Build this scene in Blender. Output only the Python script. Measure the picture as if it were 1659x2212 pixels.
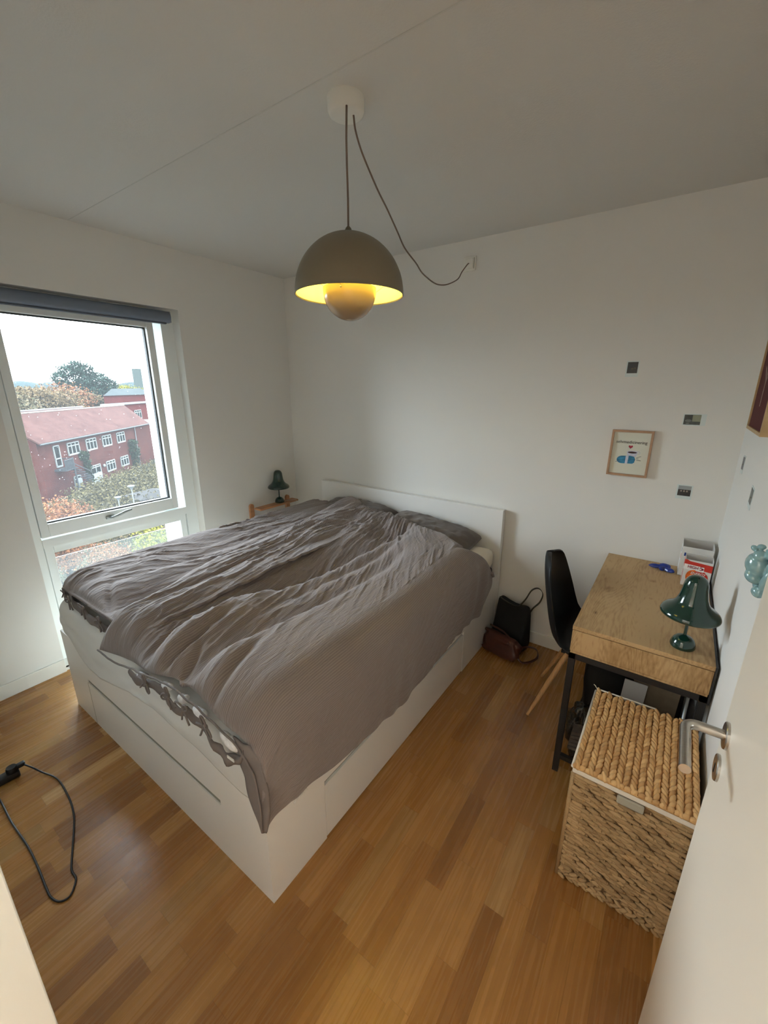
import bpy, bmesh, math, random
import numpy as np
from mathutils import Vector, Matrix

random.seed(7); rng = np.random.RandomState(11)
scene = bpy.context.scene
for o in list(bpy.data.objects): bpy.data.objects.remove(o, do_unlink=True)
COL = scene.collection
PI = math.pi

# ------------------------------------------------------------------ camera, light, exposure
CAM = Vector((2.8866, -2.6531, 1.6906))
yaw, pitch, roll = math.radians(35.1549), math.radians(-16.5647), math.radians(0.1123)
fw = Vector((-math.sin(yaw)*math.cos(pitch), math.cos(yaw)*math.cos(pitch), math.sin(pitch)))
rt = Vector((math.cos(yaw), math.sin(yaw), 0)); upv = rt.cross(fw)
rt2 = rt*math.cos(roll)+upv*math.sin(roll); up2 = -rt*math.sin(roll)+upv*math.cos(roll)
cd = bpy.data.cameras.new('camera'); cam = bpy.data.objects.new('camera', cd); COL.objects.link(cam)
cd.sensor_fit = 'AUTO'; cd.sensor_width = 36; cd.lens = 898.49/2212*36; cd.clip_start = 0.02; cd.clip_end = 1000
M = Matrix.Identity(4)
for i in range(3):
    M[i][0] = rt2[i]; M[i][1] = up2[i]; M[i][2] = -fw[i]; M[i][3] = CAM[i]
cam.matrix_world = M
scene.camera = cam

w = bpy.data.worlds.new('overcast_sky'); scene.world = w; w.use_nodes = True
wn = w.node_tree.nodes; wl = w.node_tree.links; wn.clear()
wo = wn.new('ShaderNodeOutputWorld'); wb = wn.new('ShaderNodeBackground')
tcw = wn.new('ShaderNodeTexCoord'); sepw = wn.new('ShaderNodeSeparateXYZ'); rmp = wn.new('ShaderNodeValToRGB')
rmp.color_ramp.elements[0].position = 0.42; rmp.color_ramp.elements[0].color = (0.42, 0.47, 0.46, 1)
rmp.color_ramp.elements[1].position = 0.62; rmp.color_ramp.elements[1].color = (0.77, 0.905, 1.0, 1)
mpw = wn.new('ShaderNodeMath'); mpw.operation = 'MULTIPLY_ADD'; mpw.inputs[1].default_value = 0.5; mpw.inputs[2].default_value = 0.5
wl.new(tcw.outputs['Generated'], sepw.inputs[0]); wl.new(sepw.outputs['Z'], mpw.inputs[0]); wl.new(mpw.outputs[0], rmp.inputs[0])
wl.new(rmp.outputs[0], wb.inputs[0]); wb.inputs[1].default_value = 12; wl.new(wb.outputs[0], wo.inputs[0])

def area(name, loc, rot, sx, sy, power, color, portal=False):
    l = bpy.data.lights.new(name, 'AREA'); l.shape = 'RECTANGLE'; l.size = sx; l.size_y = sy
    l.energy = power; l.color = color
    if portal: l.cycles.is_portal = True
    o = bpy.data.objects.new(name, l); COL.objects.link(o); o.location = loc; o.rotation_euler = rot
    return o
area('window_daylight_portal', (-0.36, -1.5, 1.1), (0, -PI/2, 0), 2.2, 1.1, 1, (1, 1, 1), True)
area('hallway_uplight', (1.85, -3.7, 1.75), (PI, 0, 0), 0.8, 0.8, 30, (1.0, 0.95, 0.89))

scene.view_settings.view_transform = 'Standard'; scene.view_settings.look = 'None'
scene.view_settings.gamma = 1; scene.view_settings.use_curve_mapping = False
scene.view_settings.exposure = 0.98
try:
    scene.cycles.use_denoising = True; scene.cycles.max_bounces = 12; scene.cycles.diffuse_bounces = 8
    scene.cycles.transparent_max_bounces = 16; scene.cycles.sample_clamp_indirect = 6
except Exception: pass

# ------------------------------------------------------------------ helpers
def srgb(r, g, b):
    f = lambda c: (c/255/12.92) if c/255 <= 0.04045 else ((c/255+0.055)/1.055)**2.4
    return (f(r), f(g), f(b))
def mat(name, col, rough=0.5, metal=0.0, spec=0.5, noise=None, bump=None, coat=0.0, sheen=0.0, emit=None, sub=None):
    """noise=(scale, amount, stretch xyz) varies the colour; bump=(scale, strength, distance)"""
    m = bpy.data.materials.new(name); m.use_nodes = True
    nt = m.node_tree; N = nt.nodes; L = nt.links; b = N['Principled BSDF']
    b.inputs['Base Color'].default_value = (*col, 1); b.inputs['Roughness'].default_value = rough
    b.inputs['Metallic'].default_value = metal; b.inputs['Specular IOR Level'].default_value = spec
    b.inputs['Coat Weight'].default_value = coat; b.inputs['Sheen Weight'].default_value = sheen
    if sub: b.inputs['Subsurface Weight'].default_value = sub; b.inputs['Subsurface Radius'].default_value = (.01, .01, .01)
    if emit: b.inputs['Emission Color'].default_value = (*emit[0], 1); b.inputs['Emission Strength'].default_value = emit[1]
    tc = N.new('ShaderNodeTexCoord')
    if noise:
        mp = N.new('ShaderNodeMapping'); mp.inputs['Scale'].default_value = noise[2] if len(noise) > 2 else (1, 1, 1)
        n = N.new('ShaderNodeTexNoise'); n.inputs['Scale'].default_value = noise[0]; n.inputs['Detail'].default_value = 4
        r = N.new('ShaderNodeValToRGB'); a = noise[1]
        r.color_ramp.elements[0].position = .3; r.color_ramp.elements[1].position = .7
        r.color_ramp.elements[0].color = (*[c*(1-a) for c in col], 1); r.color_ramp.elements[1].color = (*[min(1, c*(1+a)) for c in col], 1)
        L.new(tc.outputs['Object'], mp.inputs[0]); L.new(mp.outputs[0], n.inputs[0]); L.new(n.outputs[0], r.inputs[0]); L.new(r.outputs[0], b.inputs['Base Color'])
    if bump:
        n2 = N.new('ShaderNodeTexNoise'); n2.inputs['Scale'].default_value = bump[0]; n2.inputs['Detail'].default_value = 3
        bp = N.new('ShaderNodeBump'); bp.inputs['Strength'].default_value = bump[1]; bp.inputs['Distance'].default_value = bump[2]
        L.new(tc.outputs['Object'], n2.inputs[0]); L.new(n2.outputs[0], bp.inputs['Height']); L.new(bp.outputs[0], b.inputs['Normal'])
    return m

def link_mesh(name, verts, faces, m, parent=None, smooth=False, uvs=None):
    me = bpy.data.meshes.new(name)
    if isinstance(verts, np.ndarray): verts = verts.tolist()
    if isinstance(faces, np.ndarray): faces = faces.tolist()
    me.from_pydata(verts, [], faces); me.update()
    o = bpy.data.objects.new(name, me); COL.objects.link(o)
    if m: me.materials.append(m)
    if smooth: me.polygons.foreach_set('use_smooth', [True]*len(me.polygons))
    if parent: o.parent = parent; o.matrix_parent_inverse = Matrix.Translation(-parent.location) if parent.type == 'EMPTY' and False else Matrix.Identity(4)
    return o

class MB:
    """collects shapes into one mesh object (local coordinates)"""
    def __init__(s): s.v = []; s.f = []; s.mi = []; s.cm = 0
    def add(s, vs, fs):
        k = len(s.v); s.v += [tuple(map(float, v)) for v in vs]; s.f += [tuple(i+k for i in f) for f in fs]; s.mi += [s.cm]*len(fs); return s
    def box(s, x0, x1, y0, y1, z0, z1, bev=0.0):
        if bev > 0:
            bm = bmesh.new(); bmesh.ops.create_cube(bm, size=1)
            for v in bm.verts:
                v.co = Vector(((x0+x1)/2+v.co.x*(x1-x0), (y0+y1)/2+v.co.y*(y1-y0), (z0+z1)/2+v.co.z*(z1-z0)))
            bmesh.ops.bevel(bm, geom=bm.edges[:], offset=bev, segments=2, affect='EDGES', profile=.5)
            bm.verts.index_update(); s.add([v.co for v in bm.verts], [[v.index for v in f.verts] for f in bm.faces]); bm.free(); return s
        c = [(x0, y0, z0), (x1, y0, z0), (x1, y1, z0), (x0, y1, z0), (x0, y0, z1), (x1, y0, z1), (x1, y1, z1), (x0, y1, z1)]
        return s.add(c, [(0, 3, 2, 1), (4, 5, 6, 7), (0, 1, 5, 4), (1, 2, 6, 5), (2, 3, 7, 6), (3, 0, 4, 7)])
    def obox(s, c, ax, ay, az):
        c = Vector(c); ax = Vector(ax); ay = Vector(ay); az = Vector(az)
        vs = [c+ax*i+ay*j+az*k for k in (-1, 1) for i, j in ((-1, -1), (1, -1), (1, 1), (-1, 1))]
        return s.add(vs, [(0, 3, 2, 1), (4, 5, 6, 7), (0, 1, 5, 4), (1, 2, 6, 5), (2, 3, 7, 6), (3, 0, 4, 7)])
    def tube(s, pts, r, n=10, caps=True, closed=False):
        pts = [Vector(p) for p in pts]; rs = r if isinstance(r, (list, tuple)) else [r]*len(pts)
        rings = []; prev = None; L = len(pts)
        for i, p in enumerate(pts):
            if closed: t = (pts[(i+1) % L]-pts[i-1])
            else: t = (pts[min(i+1, L-1)]-pts[max(i-1, 0)])
            t.normalize()
            if prev is None:
                a = Vector((0, 0, 1)) if abs(t.z) < .9 else Vector((1, 0, 0)); u = t.cross(a).normalized()
            else:
                u = (prev-t*prev.dot(t)).normalized()
            prev = u; v = t.cross(u)
            rings.append([p+(u*math.cos(2*PI*k/n)+v*math.sin(2*PI*k/n))*rs[i] for k in range(n)])
        vs = [q for R in rings for q in R]; fs = []
        for i in range(L if closed else L-1):
            j = (i+1) % L
            for k in range(n): fs.append((i*n+k, i*n+(k+1) % n, j*n+(k+1) % n, j*n+k))
        if caps and not closed: fs.append(tuple(range(n))[::-1]); fs.append(tuple((L-1)*n+k for k in range(n)))
        return s.add(vs, fs)
    def lathe(s, c, prof, n=40, axis=None, caps=True):
        c = Vector(c); vs = []; fs = []
        R = Matrix.Identity(3) if axis is None else Vector((0, 0, 1)).rotation_difference(Vector(axis)).to_matrix()
        for (r, z) in prof:
            for k in range(n): vs.append(c+R @ Vector((r*math.cos(2*PI*k/n), r*math.sin(2*PI*k/n), z)))
        for i in range(len(prof)-1):
            for k in range(n): fs.append((i*n+k, i*n+(k+1) % n, (i+1)*n+(k+1) % n, (i+1)*n+k))
        if caps and prof[0][0] > 1e-5: fs.append(tuple(range(n))[::-1])
        if caps and prof[-1][0] > 1e-5: fs.append(tuple((len(prof)-1)*n+k for k in range(n)))
        return s.add(vs, fs)
    def ell(s, c, a, b, d, n=10, m=7):
        """ellipsoid with half-axis vectors a, b, d"""
        c = Vector(c); a = Vector(a); b = Vector(b); d = Vector(d); vs = []; fs = []
        for i in range(m+1):
            th = PI*i/m
            for k in range(n): ph = 2*PI*k/n; vs.append(c+d*math.cos(th)+(a*math.cos(ph)+b*math.sin(ph))*math.sin(th))
        for i in range(m):
            for k in range(n): fs.append((i*n+k, (i+1)*n+k, (i+1)*n+(k+1) % n, i*n+(k+1) % n))
        return s.add(vs, fs)
    def poly(s, pts): return s.add(pts, [tuple(range(len(pts)))])
    def build(s, name, m, parent=None, smooth=False, ang=None):
        me = bpy.data.meshes.new(name); me.from_pydata(s.v, [], s.f)
        ms = m if isinstance(m, (list, tuple)) else [m]
        for q in ms: me.materials.append(q)
        if len(ms) > 1: me.polygons.foreach_set('material_index', s.mi)
        me.update()
        if smooth: me.polygons.foreach_set('use_smooth', [True]*len(me.polygons))
        if smooth and ang:
            me.set_sharp_from_angle(angle=math.radians(ang))
        o = bpy.data.objects.new(name, me); COL.objects.link(o)
        if parent: o.parent = parent
        return o
def thing(name, label, cat, loc=(0, 0, 0), rz=0, group=None):
    o = bpy.data.objects.new(name, None); COL.objects.link(o); o.location = loc; o.rotation_euler = (0, 0, rz)
    o.empty_display_size = .05; o['label'] = label; o['category'] = cat
    if group: o['group'] = group
    return o
def tag(o, label, cat, group=None, kind=None):
    o['label'] = label; o['category'] = cat
    if group: o['group'] = group
    if kind: o['kind'] = kind
    return o
def struct(o): o['kind'] = 'structure'; return o
def setorigin(o, loc):
    loc = Vector(loc); o.data.transform(Matrix.Translation(-loc)); o.location = loc; return o
def smoothstep(t): t = np.clip(t, 0, 1); return t*t*(3-2*t)
_lat = rng.rand(256, 256)
def vnoise(x, y):
    xi = np.floor(x).astype(int); yi = np.floor(y).astype(int); fx = x-xi; fy = y-yi
    fx = fx*fx*fx*(fx*(fx*6-15)+10); fy = fy*fy*fy*(fy*(fy*6-15)+10)
    g = lambda a, b: _lat[a % 256, b % 256]
    return (g(xi, yi)*(1-fx)+g(xi+1, yi)*fx)*(1-fy)+(g(xi, yi+1)*(1-fx)+g(xi+1, yi+1)*fx)*fy
def text_mesh(name, s, size, origin, ux, uy, m, parent, align='CENTER', ext=0.0004, shear=0, sx=1.0):
    cu = bpy.data.curves.new('t', 'FONT'); cu.body = s; cu.size = size; cu.align_x = align; cu.extrude = ext; cu.shear = shear
    cu.space_character = sx
    to = bpy.data.objects.new('t', cu); COL.objects.link(to)
    dg = bpy.context.evaluated_depsgraph_get(); me = bpy.data.meshes.new_from_object(to.evaluated_get(dg))
    bpy.data.objects.remove(to, do_unlink=True)
    ux = Vector(ux); uy = Vector(uy); uz = ux.cross(uy)
    T = Matrix.Identity(4)
    for i in range(3): T[i][0] = ux[i]; T[i][1] = uy[i]; T[i][2] = uz[i]; T[i][3] = origin[i]
    me.transform(T); me.materials.clear(); me.materials.append(m); me.name = name
    o = bpy.data.objects.new(name, me); COL.objects.link(o); o.parent = parent
    return o

# ------------------------------------------------------------------ materials
M_wall = mat('white_wall_paint', srgb(229, 227, 222), .85, spec=.25, bump=(220, .12, .002))
M_ceil = mat('ceiling_paint', srgb(216, 215, 211), .9, spec=.2, bump=(160, .25, .003))
M_trim = mat('white_trim_paint', srgb(232, 231, 224), .45)
M_frame = mat('window_frame_white', srgb(238, 242, 240), .35)
M_door = mat('door_white_paint', srgb(230, 222, 208), .4)
M_bedw = mat('white_foil_furniture', srgb(235, 233, 229), .35, spec=.4)
M_groove = mat('drawer_gap_grey', srgb(138, 140, 130), .6)
M_black = mat('black_metal', srgb(26, 26, 28), .45)
M_blackp = mat('black_plastic', srgb(20, 20, 21), .42, spec=.4)
M_blackf = mat('black_fabric', srgb(14, 14, 15), .85, bump=(400, .3, .002))
M_steel = mat('brushed_steel', srgb(190, 184, 176), .28, metal=1.0, noise=(60, .08, (1, 8, 1)))
M_gasket = mat('dark_gasket', srgb(38, 44, 46), .6)
M_green = mat('dark_green_lacquer', srgb(20, 52, 43), .12, spec=.6, coat=.5)
M_taupe = mat('taupe_lacquer', srgb(128, 118, 98), .45)
M_shadein = mat('shade_inner_white', srgb(248, 240, 190), .5)
M_cord = mat('taupe_fabric_cord', srgb(126, 108, 96), .8)
M_oakleg = mat('oak_leg', srgb(204, 160, 108), .5, noise=(20, .15, (6, 6, 1)))
M_beech = mat('beech_shelf', srgb(190, 138, 98), .45, noise=(14, .12, (1, .2, 4)))
M_lining = mat('cotton_lining', srgb(226, 219, 206), .9, bump=(300, .2, .001))
M_brown = mat('brown_leather', srgb(74, 38, 27), .45, noise=(18, .25), bump=(60, .4, .004))
M_paper = mat('white_card', srgb(226, 224, 220), .7)
M_cardin = mat('grey_card_inside', srgb(190, 186, 182), .8)
M_red = mat('red_print', srgb(206, 52, 40), .45)
M_orange = mat('orange_print', srgb(226, 106, 36), .45, noise=(60, .35, (1, 1, 3)))
M_dkred = mat('crimson_ink', srgb(150, 22, 58), .5)
M_white = mat('white_ink', srgb(245, 243, 240), .5)
M_ink = mat('black_ink', srgb(24, 22, 24), .6)
M_sheet = mat('grey_white_sheet', srgb(218, 217, 213), .85, bump=(45, .15, .004))
M_mattw = mat('white_mattress_cover', srgb(232, 222, 204), .85, bump=(60, .3, .004))
M_mattd = mat('dark_mattress_base', srgb(62, 56, 62), .9)
M_teal = mat('teal_glazed_ceramic', srgb(132, 168, 172), .12, spec=.6, coat=.6, noise=(40, .1))
M_blue = mat('blue_foil', srgb(24, 52, 140), .22, spec=.7, bump=(30, .6, .01))
M_blind = mat('grey_blue_blind', srgb(112, 122, 138), .6)
M_insert = mat('white_duvet_filling', srgb(232, 230, 230), .8, noise=(70, .12))
M_hem = mat('duvet_hem_linen', srgb(122, 113, 109), .9, bump=(260, .3, .002))

def nodes(m): nt = m.node_tree; return nt.nodes, nt.links, nt.nodes['Principled BSDF']
def mth(N, L, op, a, b=None, c=None):
    n = N.new('ShaderNodeMath'); n.operation = op
    for i, q in enumerate((a, b, c)):
        if q is None: continue
        if isinstance(q, (int, float)): n.inputs[i].default_value = q
        else: L.new(q, n.inputs[i])
    return n.outputs[0]
def parquet():
    m = mat('oak_strip_parquet', (.3, .2, .1), .32, spec=.5); N, L, b = nodes(m)
    tc = N.new('ShaderNodeTexCoord'); sp = N.new('ShaderNodeSeparateXYZ'); L.new(tc.outputs['Object'], sp.inputs[0])
    xs = mth(N, L, 'DIVIDE', sp.outputs[0], 0.0685); row = mth(N, L, 'FLOOR', xs)
    wr = N.new('ShaderNodeTexWhiteNoise'); wr.noise_dimensions = '1D'; L.new(row, wr.inputs['W'])
    yo = mth(N, L, 'MULTIPLY_ADD', wr.outputs['Value'], 7.3, mth(N, L, 'DIVIDE', sp.outputs[1], 0.37))
    n1 = N.new('ShaderNodeTexNoise'); n1.noise_dimensions = '2D'; n1.inputs['Scale'].default_value = 1.0; n1.inputs['Detail'].default_value = 0
    cb = N.new('ShaderNodeCombineXYZ'); L.new(mth(N, L, 'MULTIPLY', row, 3.7), cb.inputs[0]); L.new(mth(N, L, 'MULTIPLY', sp.outputs[1], .9), cb.inputs[1])
    L.new(cb.outputs[0], n1.inputs['Vector'])
    yo2 = mth(N, L, 'MULTIPLY_ADD', n1.outputs[0], 1.1, yo); pc = mth(N, L, 'FLOOR', yo2)
    cb2 = N.new('ShaderNodeCombineXYZ'); L.new(row, cb2.inputs[0]); L.new(pc, cb2.inputs[1])
    wn2 = N.new('ShaderNodeTexWhiteNoise'); wn2.noise_dimensions = '2D'; L.new(cb2.outputs[0], wn2.inputs['Vector'])
    rp = N.new('ShaderNodeValToRGB'); cr = rp.color_ramp; cr.elements[0].position = 0; cr.elements[0].color = (*srgb(148, 102, 55), 1)
    cr.elements[1].position = 1; cr.elements[1].color = (*srgb(206, 164, 108), 1)
    for p_, c_ in ((.18, srgb(158, 110, 58)), (.4, srgb(172, 122, 64)), (.6, srgb(176, 127, 68)), (.8, srgb(182, 134, 76)), (.92, srgb(172, 130, 76))):
        e = cr.elements.new(p_); e.color = (*c_, 1)
    L.new(wn2.outputs['Value'], rp.inputs[0])
    # grain
    mp = N.new('ShaderNodeMapping'); mp.inputs['Scale'].default_value = (95, 3.2, 1)
    ad = N.new('ShaderNodeVectorMath'); ad.operation = 'MULTIPLY_ADD'; ad.inputs[1].default_value = (7, 5, 3)
    L.new(wn2.outputs['Color'], ad.inputs[0]); L.new(tc.outputs['Object'], ad.inputs[2]); L.new(ad.outputs[0], mp.inputs[0])
    g = N.new('ShaderNodeTexNoise'); g.inputs['Scale'].default_value = 1; g.inputs['Detail'].default_value = 5; g.inputs['Distortion'].default_value = .6
    L.new(mp.outputs[0], g.inputs[0])
    mx = N.new('ShaderNodeMix'); mx.data_type = 'RGBA'; mx.blend_type = 'MULTIPLY'; mx.inputs[0].default_value = .38
    gr = N.new('ShaderNodeValToRGB'); gr.color_ramp.elements[0].position = .3; gr.color_ramp.elements[0].color = (.55, .5, .42, 1)
    gr.color_ramp.elements[1].position = .62; gr.color_ramp.elements[1].color = (1, 1, 1, 1)
    L.new(g.outputs[0], gr.inputs[0]); L.new(rp.outputs[0], mx.inputs[6]); L.new(gr.outputs[0], mx.inputs[7])
    # seams
    fx = mth(N, L, 'FRACT', xs); fy = mth(N, L, 'FRACT', yo2)
    sx = mth(N, L, 'LESS_THAN', mth(N, L, 'ABSOLUTE', mth(N, L, 'SUBTRACT', fx, .5)), .487)
    sy = mth(N, L, 'LESS_THAN', mth(N, L, 'ABSOLUTE', mth(N, L, 'SUBTRACT', fy, .5)), .4975)
    sm = mth(N, L, 'MULTIPLY_ADD', mth(N, L, 'MULTIPLY', sx, sy), .22, .78)
    mx2 = N.new('ShaderNodeMix'); mx2.data_type = 'RGBA'; mx2.blend_type = 'MULTIPLY'; mx2.inputs[0].default_value = 1
    cc = N.new('ShaderNodeCombineXYZ'); [L.new(sm, cc.inputs[i]) for i in range(3)]
    L.new(mx.outputs[2], mx2.inputs[6]); L.new(cc.outputs[0], mx2.inputs[7]); L.new(mx2.outputs[2], b.inputs['Base Color'])
    rr = mth(N, L, 'MULTIPLY_ADD', g.outputs[0], .14, .20); L.new(rr, b.inputs['Roughness'])
    bp = N.new('ShaderNodeBump'); bp.inputs['Strength'].default_value = .12; bp.inputs['Distance'].default_value = .002
    L.new(g.outputs[0], bp.inputs['Height']); L.new(bp.outputs[0], b.inputs['Normal'])
    return m
M_floor = parquet()
KNOTS = ((2.727, -.525, .045), (2.712, -.806, .022), (2.897, -.30, .03), (2.90, -.52, .02), (3.03, -.72, .03))
def deskwood(name, axis):
    m = mat(name, (.3, .2, .1), .5, spec=.35); N, L, b = nodes(m)
    tc = N.new('ShaderNodeTexCoord'); mp = N.new('ShaderNodeMapping'); sc = {'y': (9, 1.1, 9), 'z': (9, 9, 2.2), 'x': (2, 9, 9)}[axis]
    mp.inputs['Scale'].default_value = sc; L.new(tc.outputs['Object'], mp.inputs[0])
    n0 = N.new('ShaderNodeTexNoise'); n0.inputs['Scale'].default_value = .8; n0.inputs['Detail'].default_value = 1.5; L.new(mp.outputs[0], n0.inputs[0])
    wv = mth(N, L, 'FRACT', mth(N, L, 'MULTIPLY', n0.outputs[0], 34))
    wv2 = mth(N, L, 'ABSOLUTE', mth(N, L, 'SUBTRACT', wv, .5))
    g = N.new('ShaderNodeTexNoise'); g.inputs['Scale'].default_value = 14; g.inputs['Detail'].default_value = 5; L.new(mp.outputs[0], g.inputs[0])
    k = N.new('ShaderNodeTexNoise'); k.inputs['Scale'].default_value = .55; k.inputs['Detail'].default_value = 2; L.new(mp.outputs[0], k.inputs[0])
    s = mth(N, L, 'ADD', mth(N, L, 'MULTIPLY', wv2, .30), mth(N, L, 'ADD', mth(N, L, 'MULTIPLY', g.outputs[0], .62), mth(N, L, 'MULTIPLY', k.outputs[0], .8)))
    rp = N.new('ShaderNodeValToRGB'); rp.color_ramp.elements[0].position = .40; rp.color_ramp.elements[0].color = (*srgb(112, 84, 54), 1)
    rp.color_ramp.elements[1].position = .9; rp.color_ramp.elements[1].color = (*srgb(192, 160, 116), 1)
    e = rp.color_ramp.elements.new(.6); e.color = (*srgb(158, 124, 82), 1)
    for kx, ky, kr in KNOTS:
        cbk = N.new('ShaderNodeVectorMath'); cbk.operation = 'DISTANCE'; sc_ = N.new('ShaderNodeVectorMath'); sc_.operation = 'MULTIPLY'; sc_.inputs[1].default_value = (1.6, 1, 0)
        L.new(tc.outputs['Object'], sc_.inputs[0]); L.new(sc_.outputs[0], cbk.inputs[0]); cbk.inputs[1].default_value = (kx*1.6, ky, 0)
        dd = mth(N, L, 'SUBTRACT', 1, mth(N, L, 'DIVIDE', cbk.outputs['Value'], kr)); dd = mth(N, L, 'MAXIMUM', dd, 0)
        s = mth(N, L, 'SUBTRACT', s, mth(N, L, 'MULTIPLY', dd, .34))
    L.new(s, rp.inputs[0]); L.new(rp.outputs[0], b.inputs['Base Color'])
    return m
M_deskt = deskwood('desk_oak_top', 'y'); M_deskf = deskwood('desk_oak_front', 'z')

def duvet_mat():
    m = mat('striped_linen', (.2, .17, .15), .85, spec=.15, sheen=.25); N, L, b = nodes(m)
    uv = N.new('ShaderNodeUVMap'); sp = N.new('ShaderNodeSeparateXYZ'); L.new(uv.outputs[0], sp.inputs[0])
    nz = N.new('ShaderNodeTexNoise'); nz.inputs['Scale'].default_value = 6; L.new(uv.outputs[0], nz.inputs[0])
    u = mth(N, L, 'ADD', sp.outputs[0], mth(N, L, 'MULTIPLY', nz.outputs[0], .012))
    st = mth(N, L, 'SINE', mth(N, L, 'MULTIPLY', u, 2*PI/0.0085))
    st = mth(N, L, 'MULTIPLY_ADD', st, .5, .5)
    n2 = N.new('ShaderNodeTexNoise'); n2.inputs['Scale'].default_value = 3.5; n2.inputs['Detail'].default_value = 5; L.new(uv.outputs[0], n2.inputs[0])
    mx = N.new('ShaderNodeMix'); mx.data_type = 'RGBA'
    mx.inputs[6].default_value = (*srgb(127, 115, 111), 1); mx.inputs[7].default_value = (*srgb(148, 136, 132), 1)
    L.new(mth(N, L, 'MULTIPLY', st, mth(N, L, 'MULTIPLY_ADD', n2.outputs[0], .9, .45)), mx.inputs[0]); L.new(mx.outputs[2], b.inputs['Base Color'])
    mp = N.new('ShaderNodeMapping'); mp.inputs['Scale'].default_value = (52, 15, 1); L.new(uv.outputs[0], mp.inputs[0])
    n3 = N.new('ShaderNodeTexNoise'); n3.inputs['Scale'].default_value = 1; n3.inputs['Detail'].default_value = 5; n3.inputs['Distortion'].default_value = 1.2; L.new(mp.outputs[0], n3.inputs[0])
    h = mth(N, L, 'ADD', mth(N, L, 'MULTIPLY', st, .07), mth(N, L, 'MULTIPLY', n3.outputs[0], 1.7))
    bp = N.new('ShaderNodeBump'); bp.inputs['Strength'].default_value = .55; bp.inputs['Distance'].default_value = .006
    L.new(h, bp.inputs['Height']); L.new(bp.outputs[0], b.inputs['Normal'])
    return m
M_duvet = duvet_mat()
M_pillow = mat('grey_linen_pillow', srgb(110, 101, 95), .9, spec=.15, sheen=.2, bump=(35, .3, .004))

def glass_mat(name, veil, tint=(1, 1, 1)):
    m = bpy.data.materials.new(name); m.use_nodes = True; N = m.node_tree.nodes; L = m.node_tree.links; N.clear()
    out = N.new('ShaderNodeOutputMaterial'); tr = N.new('ShaderNodeBsdfTransparent'); tr.inputs[0].default_value = (*tint, 1)
    tl = N.new('ShaderNodeBsdfTranslucent'); tl.inputs[0].default_value = (.92, .96, 1, 1)
    gl = N.new('ShaderNodeBsdfGlossy'); gl.inputs[1].default_value = .02
    tc = N.new('ShaderNodeTexCoord'); v = N.new('ShaderNodeTexVoronoi'); v.inputs['Scale'].default_value = 42; v.feature = 'F1'
    L.new(tc.outputs['Object'], v.inputs[0])
    sp = mth(N, L, 'LESS_THAN', v.outputs['Distance'], .085)
    wnn = N.new('ShaderNodeSeparateColor'); L.new(v.outputs['Color'], wnn.inputs[0])
    sel = mth(N, L, 'GREATER_THAN', wnn.outputs[0], .72)
    f = mth(N, L, 'MULTIPLY_ADD', mth(N, L, 'MULTIPLY', sp, sel), .3, veil)
    m1 = N.new('ShaderNodeMixShader'); L.new(f, m1.inputs[0]); L.new(tr.outputs[0], m1.inputs[1]); L.new(tl.outputs[0], m1.inputs[2])
    fr = N.new('ShaderNodeFresnel'); fr.inputs[0].default_value = 1.25
    m2 = N.new('ShaderNodeMixShader'); L.new(fr.outputs[0], m2.inputs[0]); L.new(m1.outputs[0], m2.inputs[1]); L.new(gl.outputs[0], m2.inputs[2])
    L.new(m2.outputs[0], out.inputs[0]); return m
M_glass = glass_mat('rain_spotted_glass', .014)
M_rail = glass_mat('hazy_balcony_glass', .010, (.93, .98, .97))

# ------------------------------------------------------------------ room shell
H = 2.553; XW = 3.138; YF = -2.622     # height, right wall, front wall
WY0, WY1, WZ0, WZ1 = -1.99, -0.955, 0.03, 2.19
struct(MB().box(-.42, 4.2, -5.2, .25, -.12, 0).build('floor', M_floor))
struct(MB().box(-.42, 4.2, -5.2, .25, H, H+.2).build('ceiling', M_ceil))
struct(MB().box(-.2, 4.0, 0, .2, 0, H).build('wall_back', M_wall))
b = MB(); T = -.32
b.box(T, 0, WY1, 0, 0, H); b.box(T, 0, YF-.12, WY0, 0, H); b.box(T, 0, WY0, WY1, WZ1, H); b.box(T, 0, WY0, WY1, -.12, WZ0)
struct(b.build('wall_left', M_wall))
struct(MB().box(XW, XW+.15, YF, 0, 0, H).build('wall_right', M_wall))
b = MB(); b.box(0, 2.2, YF-.11, YF, 0, H); b.box(3.1, 3.4, YF-.11, YF, 0, H); b.box(2.2, 3.1, YF-.11, YF, 2.08, H)
struct(b.build('wall_front', M_wall))
# hallway behind the camera
struct(MB().box(1.2, 1.3, -5.1, YF-.11, 0, H).build('wall_hall_left', M_wall))
struct(MB().box(3.9, 4.0, -5.1, YF-.11, 0, H).build('wall_hall_right', M_wall))
struct(MB().box(1.2, 4.0, -5.1, -5.0, 0, H).build('wall_hall_end', M_wall))
# ceiling slab joint, slightly darker filled seam
struct(MB().box(.004, XW-.004, -1.519, -1.514, H-.0012, H+.01).build('trim_1', mat('seam_filler', srgb(209, 208, 204), .9)))
# door lining
b = MB(); b.box(2.2, 2.23, YF-.115, YF+.0, 0, 2.08, .002); b.box(3.075, 3.1, YF-.115, YF, 0, 2.08, .002); b.box(2.23, 3.075, YF-.115, YF, 2.05, 2.08, .002)
struct(b.build('trim_2', M_trim))
def baseboard(name, x0, x1, y0, y1): struct(MB().box(x0, x1, y0, y1, 0, .085, .003).build(name, M_trim))
baseboard('baseboard_back', 0, XW, -.013, -.0005)
baseboard('baseboard_left', .0005, .013, YF, WY0-.0)
baseboard('baseboard_left_corner', .0005, .013, WY1, -.013)
baseboard('baseboard_right', XW-.013, XW-.0005, YF, -.013)

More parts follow.
